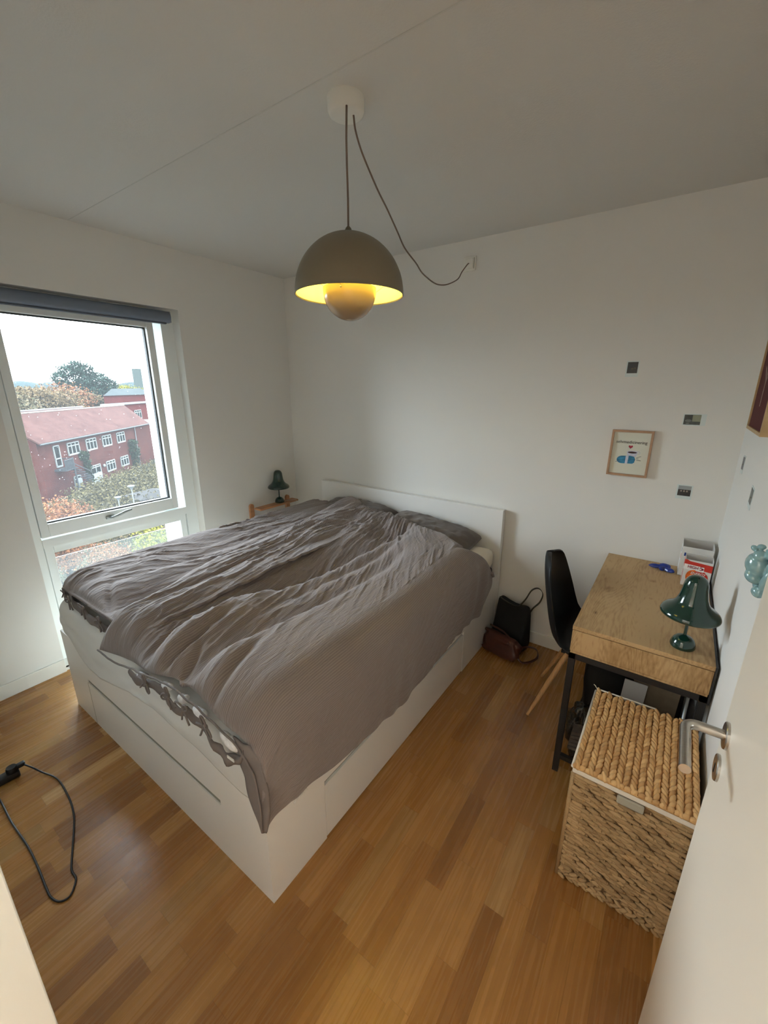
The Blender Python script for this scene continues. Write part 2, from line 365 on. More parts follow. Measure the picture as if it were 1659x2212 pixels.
# window: outer frame, opening sash, fixed lower light
b = MB(); X0, X1 = -.19, -.085
b.box(X0, X1, WY0+.0, WY0+.055, WZ0, WZ1); b.box(X0, X1, WY1-.085, WY1, WZ0, WZ1)
b.box(X0, X1, WY0+.055, WY1-.085, WZ1-.075, WZ1); b.box(X0, X1, WY0+.055, WY1-.085, WZ0, WZ0+.05)
b.box(X0, X1+.006, WY0+.055, WY1-.085, .775, .828)
win = struct(b.build('window_1', M_frame))
def framepart(name, y0, y1, z0, z1, t, tb, x0, x1, m):
    b = MB(); b.box(x0, x1, y0, y0+t, z0, z1, .003); b.box(x0, x1, y1-t, y1, z0, z1, .003)
    b.box(x0, x1, y0+t, y1-t, z1-t, z1, .003); b.box(x0, x1, y0+t, y1-t, z0, z0+tb, .003)
    return b.build(name, m, win)
framepart('sash', -1.932, -1.098, .838, 2.112, .042, .078, -.165, -.078, M_frame)
framepart('sash_gasket', -1.889, -1.141, .917, 2.069, .006, .006, -.135, -.105, M_gasket)
framepart('fixed_gasket', -1.934, -1.041, .081, .774, .006, .006, -.145, -.112, M_gasket)
framepart('fixed_frame', -1.93, -1.045, .08, .775, .045, .02, -.16, -.095, M_frame).data
MB().box(-.126, -.118, -1.886, -1.144, .92, 2.066).build('pane', M_glass, win)
MB().box(-.132, -.124, -1.884, -1.09, .10, .73).build('pane', M_glass, win)
b = MB(); b.box(-.0785, -.068, -1.585, -1.535, .868, .892, .004)
b.tube([(-.07, -1.56, .88), (-.045, -1.555, .882), (-.038, -1.53, .888), (-.034, -1.48, .905), (-.034, -1.44, .912)], [.008, .008, .009, .008, .007])
b.build('window_handle', mat('grey_handle', srgb(170, 178, 178), .35, metal=.7), win, True)
b = MB(); b.tube([(-.066, -1.50+.016*math.cos(a), 2.085+.016*math.sin(a)) for a in np.linspace(0, 2*PI, 17)[:-1]], .0018, 6, closed=True)
b.build('pull_ring', M_frame, win)
# outside lining of the wall around the window
b = MB(); b.box(T-.02, -.19, WY1-.135, WY1, 0, WZ1); b.box(T-.02, -.19, WY0, WY0+.03, 0, WZ1); b.box(T-.02, -.19, WY0, WY1, WZ1-.04, WZ1)
struct(b.build('trim_3', mat('outer_render_white', srgb(226, 232, 234), .8)))
struct(MB().box(-.085, .0, WY0, WY1, WZ0-.01, WZ0+.006).build('trim_4', M_trim))
bl = thing('roller_blind', 'rolled-up grey-blue roller blind across the top of the window', 'blind', (-.035, -1.5, 2.14))
b = MB(); b.tube([(0, -.485, 0), (0, .492, 0)], .036, 20); b.build('fabric_roll', M_blind, bl, True, 40)
M_be = mat('blind_end_grey', srgb(150, 156, 160), .5)
MB().box(-.03, .03, .488, .496, -.034, .034, .006).build('end_bracket', M_be, bl); MB().box(-.03, .03, -.489, -.482, -.034, .034, .006).build('end_bracket', M_be, bl)
MB().box(-.012, .012, -.47, .47, -.044, -.034, .003).build('bottom_bar', mat('blind_bar', srgb(90, 98, 112), .5), bl)
rl = MB().box(-.36, -.35, -2.1, -.9, -.3, .615).build('balcony_glass', M_rail)
tag(rl, 'hazy glass guard panel outside the lower window pane', 'glass panel')

# door leaf standing open along the right wall
dr = struct(MB().box(3.057, 3.097, YF+.012, -1.693, .008, 2.05, .002).build('door_1', M_door))
def rose(z, n):
    b = MB(); b.lathe((3.057, -1.745, z), [(0.0, 0), (.026, 0), (.026, .004), (.0245, .006), (0, .006)], 36, (-1, 0, 0)); return b
b = rose(1.05, 1); hd = b.build('door_handle', M_steel, dr, True, 30)
R = .012; pts = [(3.051, -1.745, 1.05), (3.02, -1.745, 1.05)]
for a in np.linspace(0, PI/2, 6): pts.append((3.012-.022*math.sin(a), -1.767+.022*math.cos(a), 1.05))
pts += [(2.99, -1.88, 1.05)]
b = MB(); b.tube(pts, .0095, 20); b.build('lever', M_steel, hd, True, 40)
b = rose(.972, 1); kh = b.build('keyhole_plate', M_steel, dr, True, 30)
b = MB(); b.box(3.0502, 3.0512, -1.7475, -1.7425, .960, .980); b.build('keyhole', M_ink, kh)

# ------------------------------------------------------------------ bed
BX0, BX1, BY0, BYH, FH = .39, 2.016, -2.065, -.05, .469
bed = thing('bed', 'white storage double bed with drawer and tall plain headboard', 'bed', (1.2, -1.05, 0))
def bp_(name, m, f, sm=False, **k):
    b = MB(); f(b); o = b.build(name, m, bed, sm); o.matrix_parent_inverse = Matrix.Translation(-bed.location); return o
bp_('headboard', M_bedw, lambda b: b.box(BX0-.002, BX1+.002, -.055, -.014, .02, .92, .002))
def footp(b):
    # outer face with a long finger groove
    y0, y1 = BY0, BY0+.03; b.box(BX0, BX1, y0+.006, y1, .0, FH)
    b.box(BX0, BX1, y0, y0+.006, .28, FH); b.box(BX0, BX1, y0, y0+.006, .0, .255)
    b.box(BX0, .635, y0, y0+.006, .255, .28); b.box(1.76, BX1, y0, y0+.006, .255, .28)
bp_('foot_panel', M_bedw, footp)
bp_('grip_groove', M_groove, lambda b: b.box(.636, 1.759, BY0+.0045, BY0+.0068, .256, .279))
bp_('foot_panel_seam', M_groove, lambda b: b.box(.634, .637, BY0-.0004, BY0+.001, .003, .255))
def sidep(x0, x1, xo0, xo1, b, yd0=-1.80, yd1=-.575):
    b.box(x0, x1, BY0+.03, -.055, .285, FH); b.box(x0, x1, BY0+.03, yd0, 0, .285); b.box(x0, x1, yd1, -.055, 0, .285)
    b.box(xo0, xo1, yd0, yd1, .005, .285)
bp_('side_panel', M_bedw, lambda b: sidep(BX1-.025, BX1, BX1-.06, BX1-.05, b))
bp_('side_panel', M_bedw, lambda b: b.box(BX0, BX0+.025, BY0+.03, -.055, 0, FH))
bp_('drawer_front', M_bedw, lambda b: b.box(BX1-.02, BX1-.001, -1.797, -.578, .006, .262, .002))
bp_('drawer_top_groove', M_groove, lambda b: b.box(BX1-.045, BX1-.012, -1.8, -.575, .262, .268))

mt = thing('mattress', 'thick mattress in a white cover with a dark base lying in the bed frame', 'mattress', (1.2, -1.05, .3))
def mp_(name, m, f):
    b = MB(); f(b); o = b.build(name, m, mt, True, 50); o.matrix_parent_inverse = Matrix.Translation(-mt.location); return o
mp_('mattress_base', M_mattd, lambda b: b.box(.43, 1.985, -2.03, -.065, .30, .515, .02))
mp_('mattress_top', M_mattw, lambda b: b.box(.432, 1.992, -2.03, -.065, .515, .655, .045))

# sheet folded over the foot of the mattress
def sheet():
    n = 170; k = 46; xs = np.linspace(.415, 2.0, n)
    zl = np.interp(xs, [.41, .47, .56, .66, .75, .86, 1.0, 1.16, 1.26, 1.53, 1.76, 1.92, 2.0], [.50, .50, .487, .43, .39, .385, .42, .462, .478, .473, .452, .43, .44])
    V = np.zeros((n, k, 3)); 
    for j in range(k):
        t = j/(k-1)
        if t < .35: u = t/.35; y = -1.80-.20*u + 0*xs; z = .672+0*xs
        elif t < .55:
            a = (t-.35)/.2*PI/2; y = -2.0-.075*np.sin(a)+0*xs; z = .672-.06*(1-np.cos(a))+0*xs
        else:
            u = (t-.55)/.45; z = .612+(zl-.612)*u; y = -2.075-.004*np.sin(u*PI)+0*xs
        nz = (vnoise(xs*7+j*.05, np.full(n, j*.18))-.5)*.010 + (vnoise(xs*22, np.full(n, j*.3)+9)-.5)*.003
        V[:, j, 0] = xs; V[:, j, 1] = np.minimum(y+nz*(t > .3), np.where((z < .48), -2.069, 9)); V[:, j, 2] = z+nz*(t <= .5)
    # left end wraps round the corner
    d = np.clip((.50-V[:, :, 0])/.085, 0, 1); V[:, :, 1] += d*d*.045; V[:, :, 2] -= d*d*.02
    F = [(i*k+j, (i+1)*k+j, (i+1)*k+j+1, i*k+j+1) for i in range(n-1) for j in range(k-1)]
    o = link_mesh('bed_sheet', V.reshape(-1, 3), F, M_sheet, smooth=True)
    s = o.modifiers.new('thick', 'SOLIDIFY'); s.thickness = .003; s.offset = -1 if False else 1
    return o
tag(sheet(), 'pale grey sheet drooping over the foot end of the mattress and bed', 'sheet')

def pillow(name, label, c, ax, ay, th, tilt, m, seedo=0):
    n = 56; u = np.linspace(-1, 1, n); U, V = np.meshgrid(u, u, indexing='ij')
    prof = np.clip((1-np.abs(U)**3.2)*(1-np.abs(V)**3.2), 0, 1)**.45
    sh = 1-.06*(1-np.abs(V))*np.abs(U)**2
    X = U*ax*(1-.05*(1-V**2)*0); Y = V*ay*(1-.06*(1-U**2)**.5*0)
    nz = (vnoise(U*5+seedo, V*5)-.5)*.02+(vnoise(U*13+seedo, V*9)-.5)*.008
    top = prof*th+nz*prof; bot = -prof*th*.35
    P = np.stack([X*(1-.04*(1-np.abs(V))), Y*(1-.05*(1-np.abs(U))), top], -1).reshape(-1, 3)
    Q = np.stack([X*(1-.04*(1-np.abs(V))), Y*(1-.05*(1-np.abs(U))), bot], -1).reshape(-1, 3)
    R = Matrix.Rotation(tilt[2], 3, 'Z') @ Matrix.Rotation(tilt[0], 3, 'X') @ Matrix.Rotation(tilt[1], 3, 'Y')
    A = np.concatenate([P, Q]) @ np.array(R).T + np.array(c)
    F = []
    for i in range(n-1):
        for j in range(n-1):
            a = i*n+j; F.append((a, a+n, a+n+1, a+1)); F.append((n*n+a, n*n+a+1, n*n+a+n+1, n*n+a+n))
    o = link_mesh(name, A, F, m, smooth=True); setorigin(o, c)
    bm = bmesh.new(); bm.from_mesh(o.data); bmesh.ops.remove_doubles(bm, verts=bm.verts, dist=.0005); bm.to_mesh(o.data); bm.free()
    return tag(o, label, 'pillow', 'grey pillows against the headboard')
pillow('pillow', 'grey pillow on the side nearer the desk, with its corner showing', (1.56, -.27, .70), .33, .22, .10, (math.radians(10), math.radians(7), .02), M_pillow, 2)
pillow('pillow', 'grey pillow behind the raised duvet hump at the middle of the headboard', (.88, -.25, .715), .32, .20, .11, (math.radians(14), 0, .0), M_pillow, 5)
# ------------------------------------------------------------------ duvets
def dline(X, Y, pts):
    """distance to a polyline and position 0..1 along it"""
    best = np.full(X.shape, 9.0); pos = np.zeros(X.shape); tot = 0; L = []
    for a, b in zip(pts[:-1], pts[1:]): L.append(math.dist(a, b))
    T = sum(L)
    for (a, b), l in zip(zip(pts[:-1], pts[1:]), L):
        ux, uy = (b[0]-a[0])/l, (b[1]-a[1])/l; t = np.clip((X-a[0])*ux+(Y-a[1])*uy, 0, l)
        d = np.hypot(X-a[0]-t*ux, Y-a[1]-t*uy); k = d < best
        best = np.where(k, d, best); pos = np.where(k, (tot+t)/T, pos); tot += l
    return best, pos
P0 = (1.0, .55)
def asym(X, Y, pts, A, wl, wr, fade=.12, tail=0.0):
    """valley along pts: gentle on its window side, steep on the near side"""
    ys = np.array([p[1] for p in pts]); xs = np.array([p[0] for p in pts]); d = X-np.interp(Y, ys, xs)
    q = np.where(d < 0, np.exp(-np.abs(d/wl)**1.5), np.exp(-(d/wr)**2))
    t = (Y-ys[0])/(ys[-1]-ys[0]); st_ = .12 if ys[0] < -1.85 else .45; env = smoothstep((Y-ys[0]+st_)/st_)*smoothstep((ys[-1]+fade-Y)/(2*fade))*(1-tail*np.clip(t, 0, 1))
    return A*q*env
def wrinkles(X, Y, amp):
    ang = np.arctan2(X-P0[0], P0[1]-Y); r = np.hypot(X-P0[0], Y-P0[1])
    wob = vnoise(X*3, Y*2.2)*.085+vnoise(X*9, Y*7)*.016
    u = ang*1.7+wob; out = 0
    for fu, fr, a, sd in ((9, 1.5, .011, 3), (21, 3.0, .0105, 17), (46, 6.0, .0072, 31), (92, 12, .0042, 47)):
        n = vnoise(u*fu+sd, r*fr+sd*1.7); out = out+a*((1-np.abs(2*n-1))**2.1-.4)
    m = .35+.95*smoothstep(vnoise(X*2.3+5, Y*2.3+8)*1.5-.2)
    return out*amp*m
def build_duvet(name, S, T, posfun, parent, nrmamp):
    P, Wd = posfun(S, T)
    ns, nt = S.shape
    dS = np.gradient(P, axis=0); dT = np.gradient(P, axis=1)
    Nn = np.cross(dT, dS); Nn /= np.linalg.norm(Nn, axis=2, keepdims=True)+1e-9
    flip = np.sign((Nn[:, :, 2]+.3*Nn[:, :, 0]).mean()); Nn *= flip
    P = P+Nn*Wd[:, :, None]
    idx = np.arange(ns*nt).reshape(ns, nt)
    F = np.stack([idx[:-1, :-1], idx[:-1, 1:], idx[1:, 1:], idx[1:, :-1]], -1).reshape(-1, 4)
    if flip < 0: F = F[:, ::-1]
    o = link_mesh(name, P.reshape(-1, 3), F, M_duvet, parent, smooth=True)
    # uv in metres: across, along
    au = np.concatenate([np.zeros((ns, 1)), np.cumsum(np.linalg.norm(np.diff(P, axis=1), axis=2), axis=1)], 1).mean(0)[None, :].repeat(ns, 0)
    av = P[:, :, 1]
    uvl = o.data.uv_layers.new(name='UVMap'); li = np.zeros(len(o.data.loops), int); o.data.loops.foreach_get('vertex_index', li)
    uv = np.stack([au.ravel()[li]+.10*av.ravel()[li], av.ravel()[li]], -1).astype(np.float32); uvl.data.foreach_set('uv', uv.ravel())
    s = o.modifiers.new('thick', 'SOLIDIFY'); s.thickness = .014; s.offset = -1
    return o
def roundrise(e, R):  # 0 at edge to 1 at distance R, quarter-ellipse
    t = np.clip(e/R, 0, 1); return np.sqrt(np.clip(1-(1-t)**2, 0, 1))

def left_pos(S, T):
    # T 0..1 across: starts low beyond the window side of the bed, rises, runs to x=1.25
    top0 = .47; a = T*1.05
    drop = .17; yy = -2.015+(1.80)*S
    yy = yy-.02*np.sin(T*3)*(1-S)
    X = np.where(a < drop, .385+.05*smoothstep(a/drop), .435+(a-drop)*.95)
    h = .775+.02*vnoise(X*3, yy*2.2)+.01
    h = h-.03*smoothstep((X-.8)/.3)*smoothstep((-1.3-yy)/.6)
    h = h-asym(X, yy, [(.94, -1.95), (.90, -1.7), (.835, -1.45), (.822, -1.087), (.822, -.524), (.80, -.35)], .055, .12, .035)
    h = h-asym(X, yy, [(.72, -1.75), (.70, -1.4), (.69, -1.0), (.70, -.6)], .028, .10, .04)
    h = h-asym(X, yy, [(.60, -1.2), (.58, -.8), (.60, -.45)], .018, .08, .04)
    d, p = dline(X, yy, [(.985, -2.03), (.87, -1.98), (.74, -1.91)]); h = h-.035*np.exp(-(d/.016)**2)*(1-.7*p)
    ef = yy+2.02; rf = roundrise(ef, .13); zf = .715+.03*np.interp(X, [.4, .7, 1.1], [0, .6, .5])
    z = zf+(h-zf)*rf
    eh = roundrise(.215-(-1)*(-1)*0+(-yy)-.215, .1); z = .70+(z-.70)*np.clip(eh, 0, 1)
    q = np.clip(a/drop, 0, 1); zl = .56+.02*np.sin(yy*9); z = np.where(a < drop*1.25, zl+(z-zl)*roundrise(a, drop*1.25), z)
    P = np.stack([X, yy, z], -1)
    W = wrinkles(X, yy, 1.0)*roundrise(ef, .10)*.8
    return P, W
ns, nt = 330, 190
S, Tt = np.meshgrid(np.linspace(0, 1, ns), np.linspace(0, 1, nt), indexing='ij')
dl = thing('duvet', 'grey-brown linen duvet on the window half of the bed, foot edge tied with bows', 'duvet', (.8, -1.2, .68), group='linen duvets on the bed')
o = build_duvet('duvet_cover', S, Tt, left_pos, dl, 1); o.matrix_parent_inverse = Matrix.Translation(-dl.location)

YL = [-2.10, -1.94, -1.68, -1.40, -1.10, -.70, -.35, -.05]; XL = [1.00, 1.015, .985, .975, .94, .84, .74, .66]
def right_pos(S, T):
    # arc-length coordinate across: edge -> top -> round corner -> hanging side
    Lx = 1.45
    yh_x = [.60, .80, 1.0, 1.28, 1.645, 1.86, 1.98, 2.06]; yh_y = [-.075, -.08, -.13, -.20, -.33, -.43, -.49, -.52]
    hemy = [-2.10, -2.0, -1.96, -1.83, -1.67, -1.55, -1.35, -1.16, -.95, -.9, -.67, -.47, -.36]
    hemz = [.392, .432, .424, .403, .366, .362, .33, .358, .368, .388, .388, .372, .42]
    g = T                      # 0..1
    tt = .74                   # share spent on the top
    gt = np.clip(g/tt, 0, 1); gs = np.clip((g-tt)/(1-tt), 0, 1)
    # first guess of y, then left edge x for that y
    ysd = np.interp(gs, [0, .35, .75, 1], [-.52, -.42, -.37, -.40])
    xr = 1.945
    yy = -2.095+S*1.9
    for _ in range(4):
        xl = np.interp(yy, YL, XL)
        X = xl+(xr-xl)*gt
        yh = np.where(g < tt, np.interp(X, yh_x, yh_y), ysd)
        yf = np.where(g < tt, -2.085-.01*np.sin(X*14), -2.092)
        yy = yf+(yh-yf)*S
    zt = .815+.0*X
    zt = zt+.018*(vnoise(X*2.2+3, yy*1.6+1)-.5)*2
    zt = zt+.030*np.exp(-(((X-.82)/.17)**2+((yy+.15)/.28)**2))          # raised hump at the head
    dcr, _p = dline(X, yy, [(.80, -.02), (.90, -.368), (.99, -.631), (1.10, -.909)]); zt = zt+.026*np.exp(-(dcr/.10)**2)
    zt = zt+.018*np.exp(-(((X-1.72)/.16)**2+((yy+.50)/.22)**2))
    V1 = [(1.40, -2.11), (1.357, -1.955), (1.348, -1.79), (1.38, -1.55), (1.44, -1.25), (1.466, -.90), (1.50, -.67), (1.51, -.47)]
    V2 = [(1.665, -2.06), (1.647, -1.94), (1.663, -1.81), (1.683, -1.635), (1.69, -1.43), (1.70, -1.2), (1.72, -1.0), (1.70, -.80)]
    zt = zt-asym(X, yy, V1, .105, .15, .045, .10, .35)-asym(X, yy, V2, .080, .15, .05, .12, .55)
    zt = zt-asym(X, yy, [(1.27, -1.9), (1.25, -1.5), (1.27, -1.2), (1.20, -.8), (1.10, -.4)], .016, .06, .03)
    zt = zt-asym(X, yy, [(1.12, -1.75), (1.10, -1.3), (1.06, -.95), (.97, -.6), (.90, -.3)], .018, .07, .03)
    zt = zt-asym(X, yy, [(1.56, -1.3), (1.60, -1.0), (1.60, -.6)], .022, .06, .03)
    for pts, A, w_, tail in (([(1.53, -2.1), (1.50, -1.9), (1.47, -1.75)], .045, .022, .9), ([(1.84, -2.1), (1.80, -1.95), (1.76, -1.8)], .045, .022, .9),
                             ([(1.66, -2.1), (1.60, -2.0), (1.54, -1.93)], .035, .014, .8), ([(1.27, -2.1), (1.24, -2.0), (1.22, -1.9)], .03, .02, .9)):
        d, p = dline(X, yy, pts)
        zt = zt-A*np.exp(-(d/w_)**2)*(1-tail*p)
    # foot edge
    zf = np.interp(X, [1.0, 1.22, 1.35, 1.52, 1.6, 1.75, 1.85, 1.95], [.622, .645, .675, .715, .735, .735, .725, .71])
    ef = (yy-yf); rf = roundrise(ef, .15)
    z = zf+(zt-zf)*rf
    # head edge sinks to the pillow / mattress
    eh = np.maximum(yh-yy, 0); zh = np.interp(X, [.7, .95, 1.3, 1.65, 2.0], [.80, .77, .755, .735, .72]); z = zh+(z-zh)*roundrise(eh, .14)
    # left edge sits on the other duvet
    el = (X-np.interp(yy, YL, XL)); zl = np.interp(yy, [-2.1, -2.02, -1.85, -1.2, -.1], [.61, .64, .735, .765, .775])
    z = zl+(z-zl)*roundrise(el, .11)
    # rounded fall over the near side
    hz = np.interp(yy, hemy, hemz)
    Lc = gs*1.0
    zs = np.interp(gs, [0, 1], [0, 1])
    R = .125; arc = PI/2*R; ztop = z
    Ls = arc+np.maximum(ztop-R-hz, .02); l = gs*Ls; a = np.clip(l/R, 0, PI/2)
    bul = .012*np.sin(np.clip(gs*1.0, 0, 1)*PI)+.02*smoothstep((yy+.9)/.5)*np.sin(gs*PI)
    Xs = xr+R*np.sin(a)+bul; Zs = ztop-R*(1-np.cos(a))-np.maximum(l-arc, 0)
    side = g > tt
    # corner at the foot hangs to a point
    cp = np.exp(-((yy+2.09)/.07)**2)*smoothstep((gs-.3)/.7)
    X = np.where(side, Xs-.02*cp, X); z = np.where(side, Zs-.0*cp, z)
    P = np.stack([X, yy, z], -1)
    W = wrinkles(np.where(side, 1.945+gs*.5, X), yy, 1.0)
    W = W*np.where(side, .22, 1.0)*(1-.72*smoothstep((X-1.72)/.2)*smoothstep((-.9-yy)/.5))*(1-.62*smoothstep((X-1.38)/.25)*smoothstep((yy+.85)/.3))*roundrise(ef, .07)*roundrise(eh, .06)
    W = W+np.where(side, .004*np.sin(yy*38+np.sin(yy*9)*2)*smoothstep((gs-.4)/.6), 0)
    W = W+np.where(side, .010*smoothstep((yy+1.0)/.3)*(vnoise(yy*14, gs*2+3)-.5)*smoothstep(gs*4), 0)
    return P, W
ns, nt = 430, 330
S, Tt = np.meshgrid(np.linspace(0, 1, ns), np.linspace(0, 1, nt), indexing='ij')
drt = thing('duvet', 'rumpled grey-brown striped duvet hanging over the near side of the bed down to a point', 'duvet', (1.5, -1.2, .69), group='linen duvets on the bed')
o = build_duvet('duvet_cover', S, Tt, right_pos, drt, 1); o.matrix_parent_inverse = Matrix.Translation(-drt.location)

def child_local(o, parent): o.matrix_parent_inverse = Matrix.Translation(-parent.location); return o
def ribbon(pts, hh, th, name, m, parent):
    """wavy standing band of cloth through pts"""
    b = MB(); pts = [Vector(p) for p in pts]; n = len(pts)
    vs = []; 
    for i, p in enumerate(pts):
        h_ = hh[i] if isinstance(hh, (list, tuple)) else hh
        for (dy, dz) in ((0, h_/2), (-th*1.2, h_/4), (-th*1.4, 0), (-th, -h_/2), (th*.2, -h_/2), (th*.4, 0), (th*.3, h_/4)):
            vs.append(p+Vector((0, dy, dz)))
    fs = [(i*7+k, i*7+(k+1) % 7, (i+1)*7+(k+1) % 7, (i+1)*7+k) for i in range(n-1) for k in range(7)]
    fs += [tuple(range(7)), tuple((n-1)*7+k for k in range(7))[::-1]]
    b.add(vs, fs); return child_local(b.build(name, m, parent, True), parent)
def densify(pts, n, nz=0.0):
    P = np.array(pts, float); d = np.r_[0, np.cumsum(np.linalg.norm(np.diff(P, axis=0), axis=1))]; q = np.linspace(0, d[-1], n)
    out = np.stack([np.interp(q, d, P[:, i]) for i in range(3)], -1)
    if nz: out[:, 2] += nz*(np.array([vnoise(np.array([x*2.2]), np.array([.5]))[0] for x in q/d[-1]*n/6])-.5); out[:, 1] += nz*.7*(np.array([vnoise(np.array([x*2.]), np.array([5.5]))[0] for x in q/d[-1]*n/6])-.5)
    return [tuple(v) for v in out]
ribbon(densify([(1.30, -2.098, .648), (1.36, -2.104, .63), (1.42, -2.106, .655), (1.52, -2.106, .675), (1.60, -2.106, .665), (1.655, -2.108, .645), (1.71, -2.104, .665), (1.78, -2.104, .665), (1.85, -2.104, .62), (1.91, -2.104, .60), (1.985, -2.10, .635), (2.0, -2.098, .67)], 60, .02),
       [.028+.022*math.sin(i*.22)**2 for i in range(60)], .006, 'lower_hem', M_hem, drt)
ribbon(densify([(.43, -1.995, .69), (.6, -2.035, .672), (.8, -2.045, .675), (.95, -2.045, .67), (1.02, -2.03, .665)], 40, .015), .05, .007, 'lower_hem', M_hem, dl)
def seam(pts, r, parent, name='hem_piping'):
    b = MB(); b.tube(densify(pts, 80, .008), r, 8); return child_local(b.build(name, M_hem, parent, True), parent)
seam([(1.0, -2.10, .618), (1.12, -2.108, .625), (1.22, -2.108, .64), (1.35, -2.108, .672), (1.52, -2.108, .71), (1.6, -2.11, .728), (1.7, -2.11, .732), (1.8, -2.11, .725), (1.9, -2.11, .71), (1.97, -2.108, .69), (2.04, -2.104, .62), (2.055, -2.104, .52), (2.05, -2.103, .40)], .0035, drt)
seam([(.43, -2.0, .71), (.6, -2.03, .72), (.8, -2.035, .727), (1.0, -2.03, .725)], .0035, dl)
# turned-in cover corner that closes the open foot end beside the hanging side
fo = [(1.955, .70, .63), (1.975, .69, .615), (1.995, .675, .58)]
zsn = np.linspace(.70, .392, 24); V = []
for i, zq in enumerate(zsn):
    xi = np.interp(-zq, [-.70, -.63, -.58, -.50, -.44, -.392], [1.95, 1.972, 1.982, 1.995, 2.018, 2.040]); xo = np.interp(-zq, [-.70, -.66, -.60, -.50, -.392], [2.02, 2.062, 2.080, 2.084, 2.058])
    for j in range(8):
        t_ = j/7; V.append((xi+(xo-xi)*t_+.003*math.sin(i*.9)*(1-t_), -2.098+.008*t_-.004*math.sin(t_*PI)+.002*math.sin(i*.7+j), zq))
fo = link_mesh('turned_corner', V, [(i*8+j, i*8+j+1, (i+1)*8+j+1, (i+1)*8+j) for i in range(23) for j in range(7)], M_hem, drt, True); child_local(fo, drt)
sd_ = fo.modifiers.new('t', 'SOLIDIFY'); sd_.thickness = .005; sd_.offset = 0
def inserts(spots, parent):
    for (x, y, z, rx, rz_, an) in spots:
        b = MB(); ca, sa = math.cos(an), math.sin(an)
        b.ell((x, y, z), (rx*ca, 0, rx*sa), (0, .014, 0), (-rz_*sa, 0, rz_*ca), 16, 10)
        b.ell((x+rx*.5, y+.002, z+.004), (rx*.5*ca, 0, rx*.5*sa), (0, .014, 0), (0, 0, rz_*.9), 14, 8)
        child_local(b.build('duvet_filling', M_insert, parent, True), parent)
inserts([(1.385, -2.096, .655, .034, .014, .2), (1.575, -2.096, .700, .030, .012, .0), (1.675, -2.096, .697, .024, .014, 0), (1.775, -2.098, .694, .034, .013, -.1), (1.925, -2.098, .668, .044, .020, -.35)], drt)
inserts([(1.04, -2.045, .675, .03, .014, .2)], dl)
def bow(c, s, parent, ang):
    b = MB(); c = Vector(c)
    def loop(a, l, w_):
        d = Vector((math.cos(a), 0, math.sin(a))); n = Vector((-math.sin(a), 0, math.cos(a)))
        return [c+d*(l*(1-math.cos(t))/2)+n*(w_*math.sin(t))+Vector((0, -.006*math.sin(t/2), 0)) for t in np.linspace(0, 2*PI, 14)]
    b.tube(loop(ang+.5, .026*s, .007*s), .0032, 6); b.tube(loop(ang+PI-.4, .028*s, .007*s), .0032, 6)
    for a2, l in ((ang-1.2, .035), (ang-2.1, .03)):
        b.tube([c+Vector((math.cos(a2)*l*s*t, -.004, math.sin(a2)*l*s*t+.004*math.sin(t*5))) for t in np.linspace(0, 1, 6)], .0034, 6)
    b.ell(c, (.007*s, 0, 0), (0, .006, 0), (0, 0, .007*s))
    child_local(b.build('tie_bow', M_hem, parent, True), parent)
for x, z, a in ((1.475, .682, -1.3), (1.63, .705, .9), (1.725, .70, .2), (1.845, .695, -1.0)): bow((x, -2.122, z), 1.5, drt, a)
for x, z, a in ((.475, .69, -1.4), (.60, .70, .5), (.76, .712, .0), (.93, .70, .7)): bow((x, -2.052 if x > .5 else -2.03, z), 1.4, dl, a)
b = MB(); b.obox((1.955, -2.118, .636), (.016, 0, .001), (0, .0012, 0), (-.0005, 0, .0045)); child_local(b.build('care_label', M_paper, drt), drt)
b = MB()
for i in range(26):
    y = -1.985+.0022*i+random.uniform(-.001, .001); b.tube([(2.062, y, .428), (2.064, y+.003, .418), (2.062+random.uniform(0, .004), y+random.uniform(-.006, .006), .408+random.uniform(-.006, .004))], .0007, 4)
child_local(b.build('frayed_threads', M_sheet, drt), drt)
# ------------------------------------------------------------------ pendant lamp
PX, PY = 1.913, -1.471
pen = thing('pendant_lamp', 'taupe dome pendant lamp with small hanging bowl, lit yellow inside, over the bed', 'lamp', (PX, PY, 1.99))
Rr = .178
prof = [(0.012, Rr-.004)]+[(Rr*math.sin(a), Rr*math.cos(a)-.002) for a in np.linspace(.09, PI/2, 24)]+[(Rr+.001, -.006)]
MB().lathe((0, 0, 0), prof+[(Rr-.0015, -.006)]+[((Rr-.0035)*math.sin(a), (Rr-.0035)*math.cos(a)-.002) for a in np.linspace(PI/2, .09, 24)], 64).build('upper_shade', M_taupe, pen, True, 50)
MB().lathe((0, 0, 0), [((Rr-.0042)*math.sin(a), (Rr-.0042)*math.cos(a)-.003) for a in np.linspace(PI/2, .09, 24)], 64, None, False).build('shade_lining', M_shadein, pen, True)
r2 = .087
MB().lathe((0, 0, .005), [(r2*math.sin(a), -r2*math.cos(a)) for a in np.linspace(.0, PI/2, 20)]+[(r2+.001, .012), (r2-.002, .012)]+[((r2-.003)*math.sin(a), -(r2-.003)*math.cos(a)) for a in np.linspace(PI/2, .0, 16)], 48).build('lower_bowl', mat('taupe_bowl_gloss', srgb(150, 128, 100), .25, coat=.3), pen, True, 60)
for k in range(3):
    b = MB(); a = 2*PI*k/3+.9; b.tube([(r2*math.cos(a)*.98, r2*math.sin(a)*.98, .006), (Rr*math.cos(a)*.9, Rr*math.sin(a)*.9, .06)], .0011, 6)
    b.ell((r2*math.cos(a)*1.02, r2*math.sin(a)*1.02, .005), (.003, 0, 0), (0, .003, 0), (0, 0, .003)); b.build('hanger_pin', M_steel, pen)
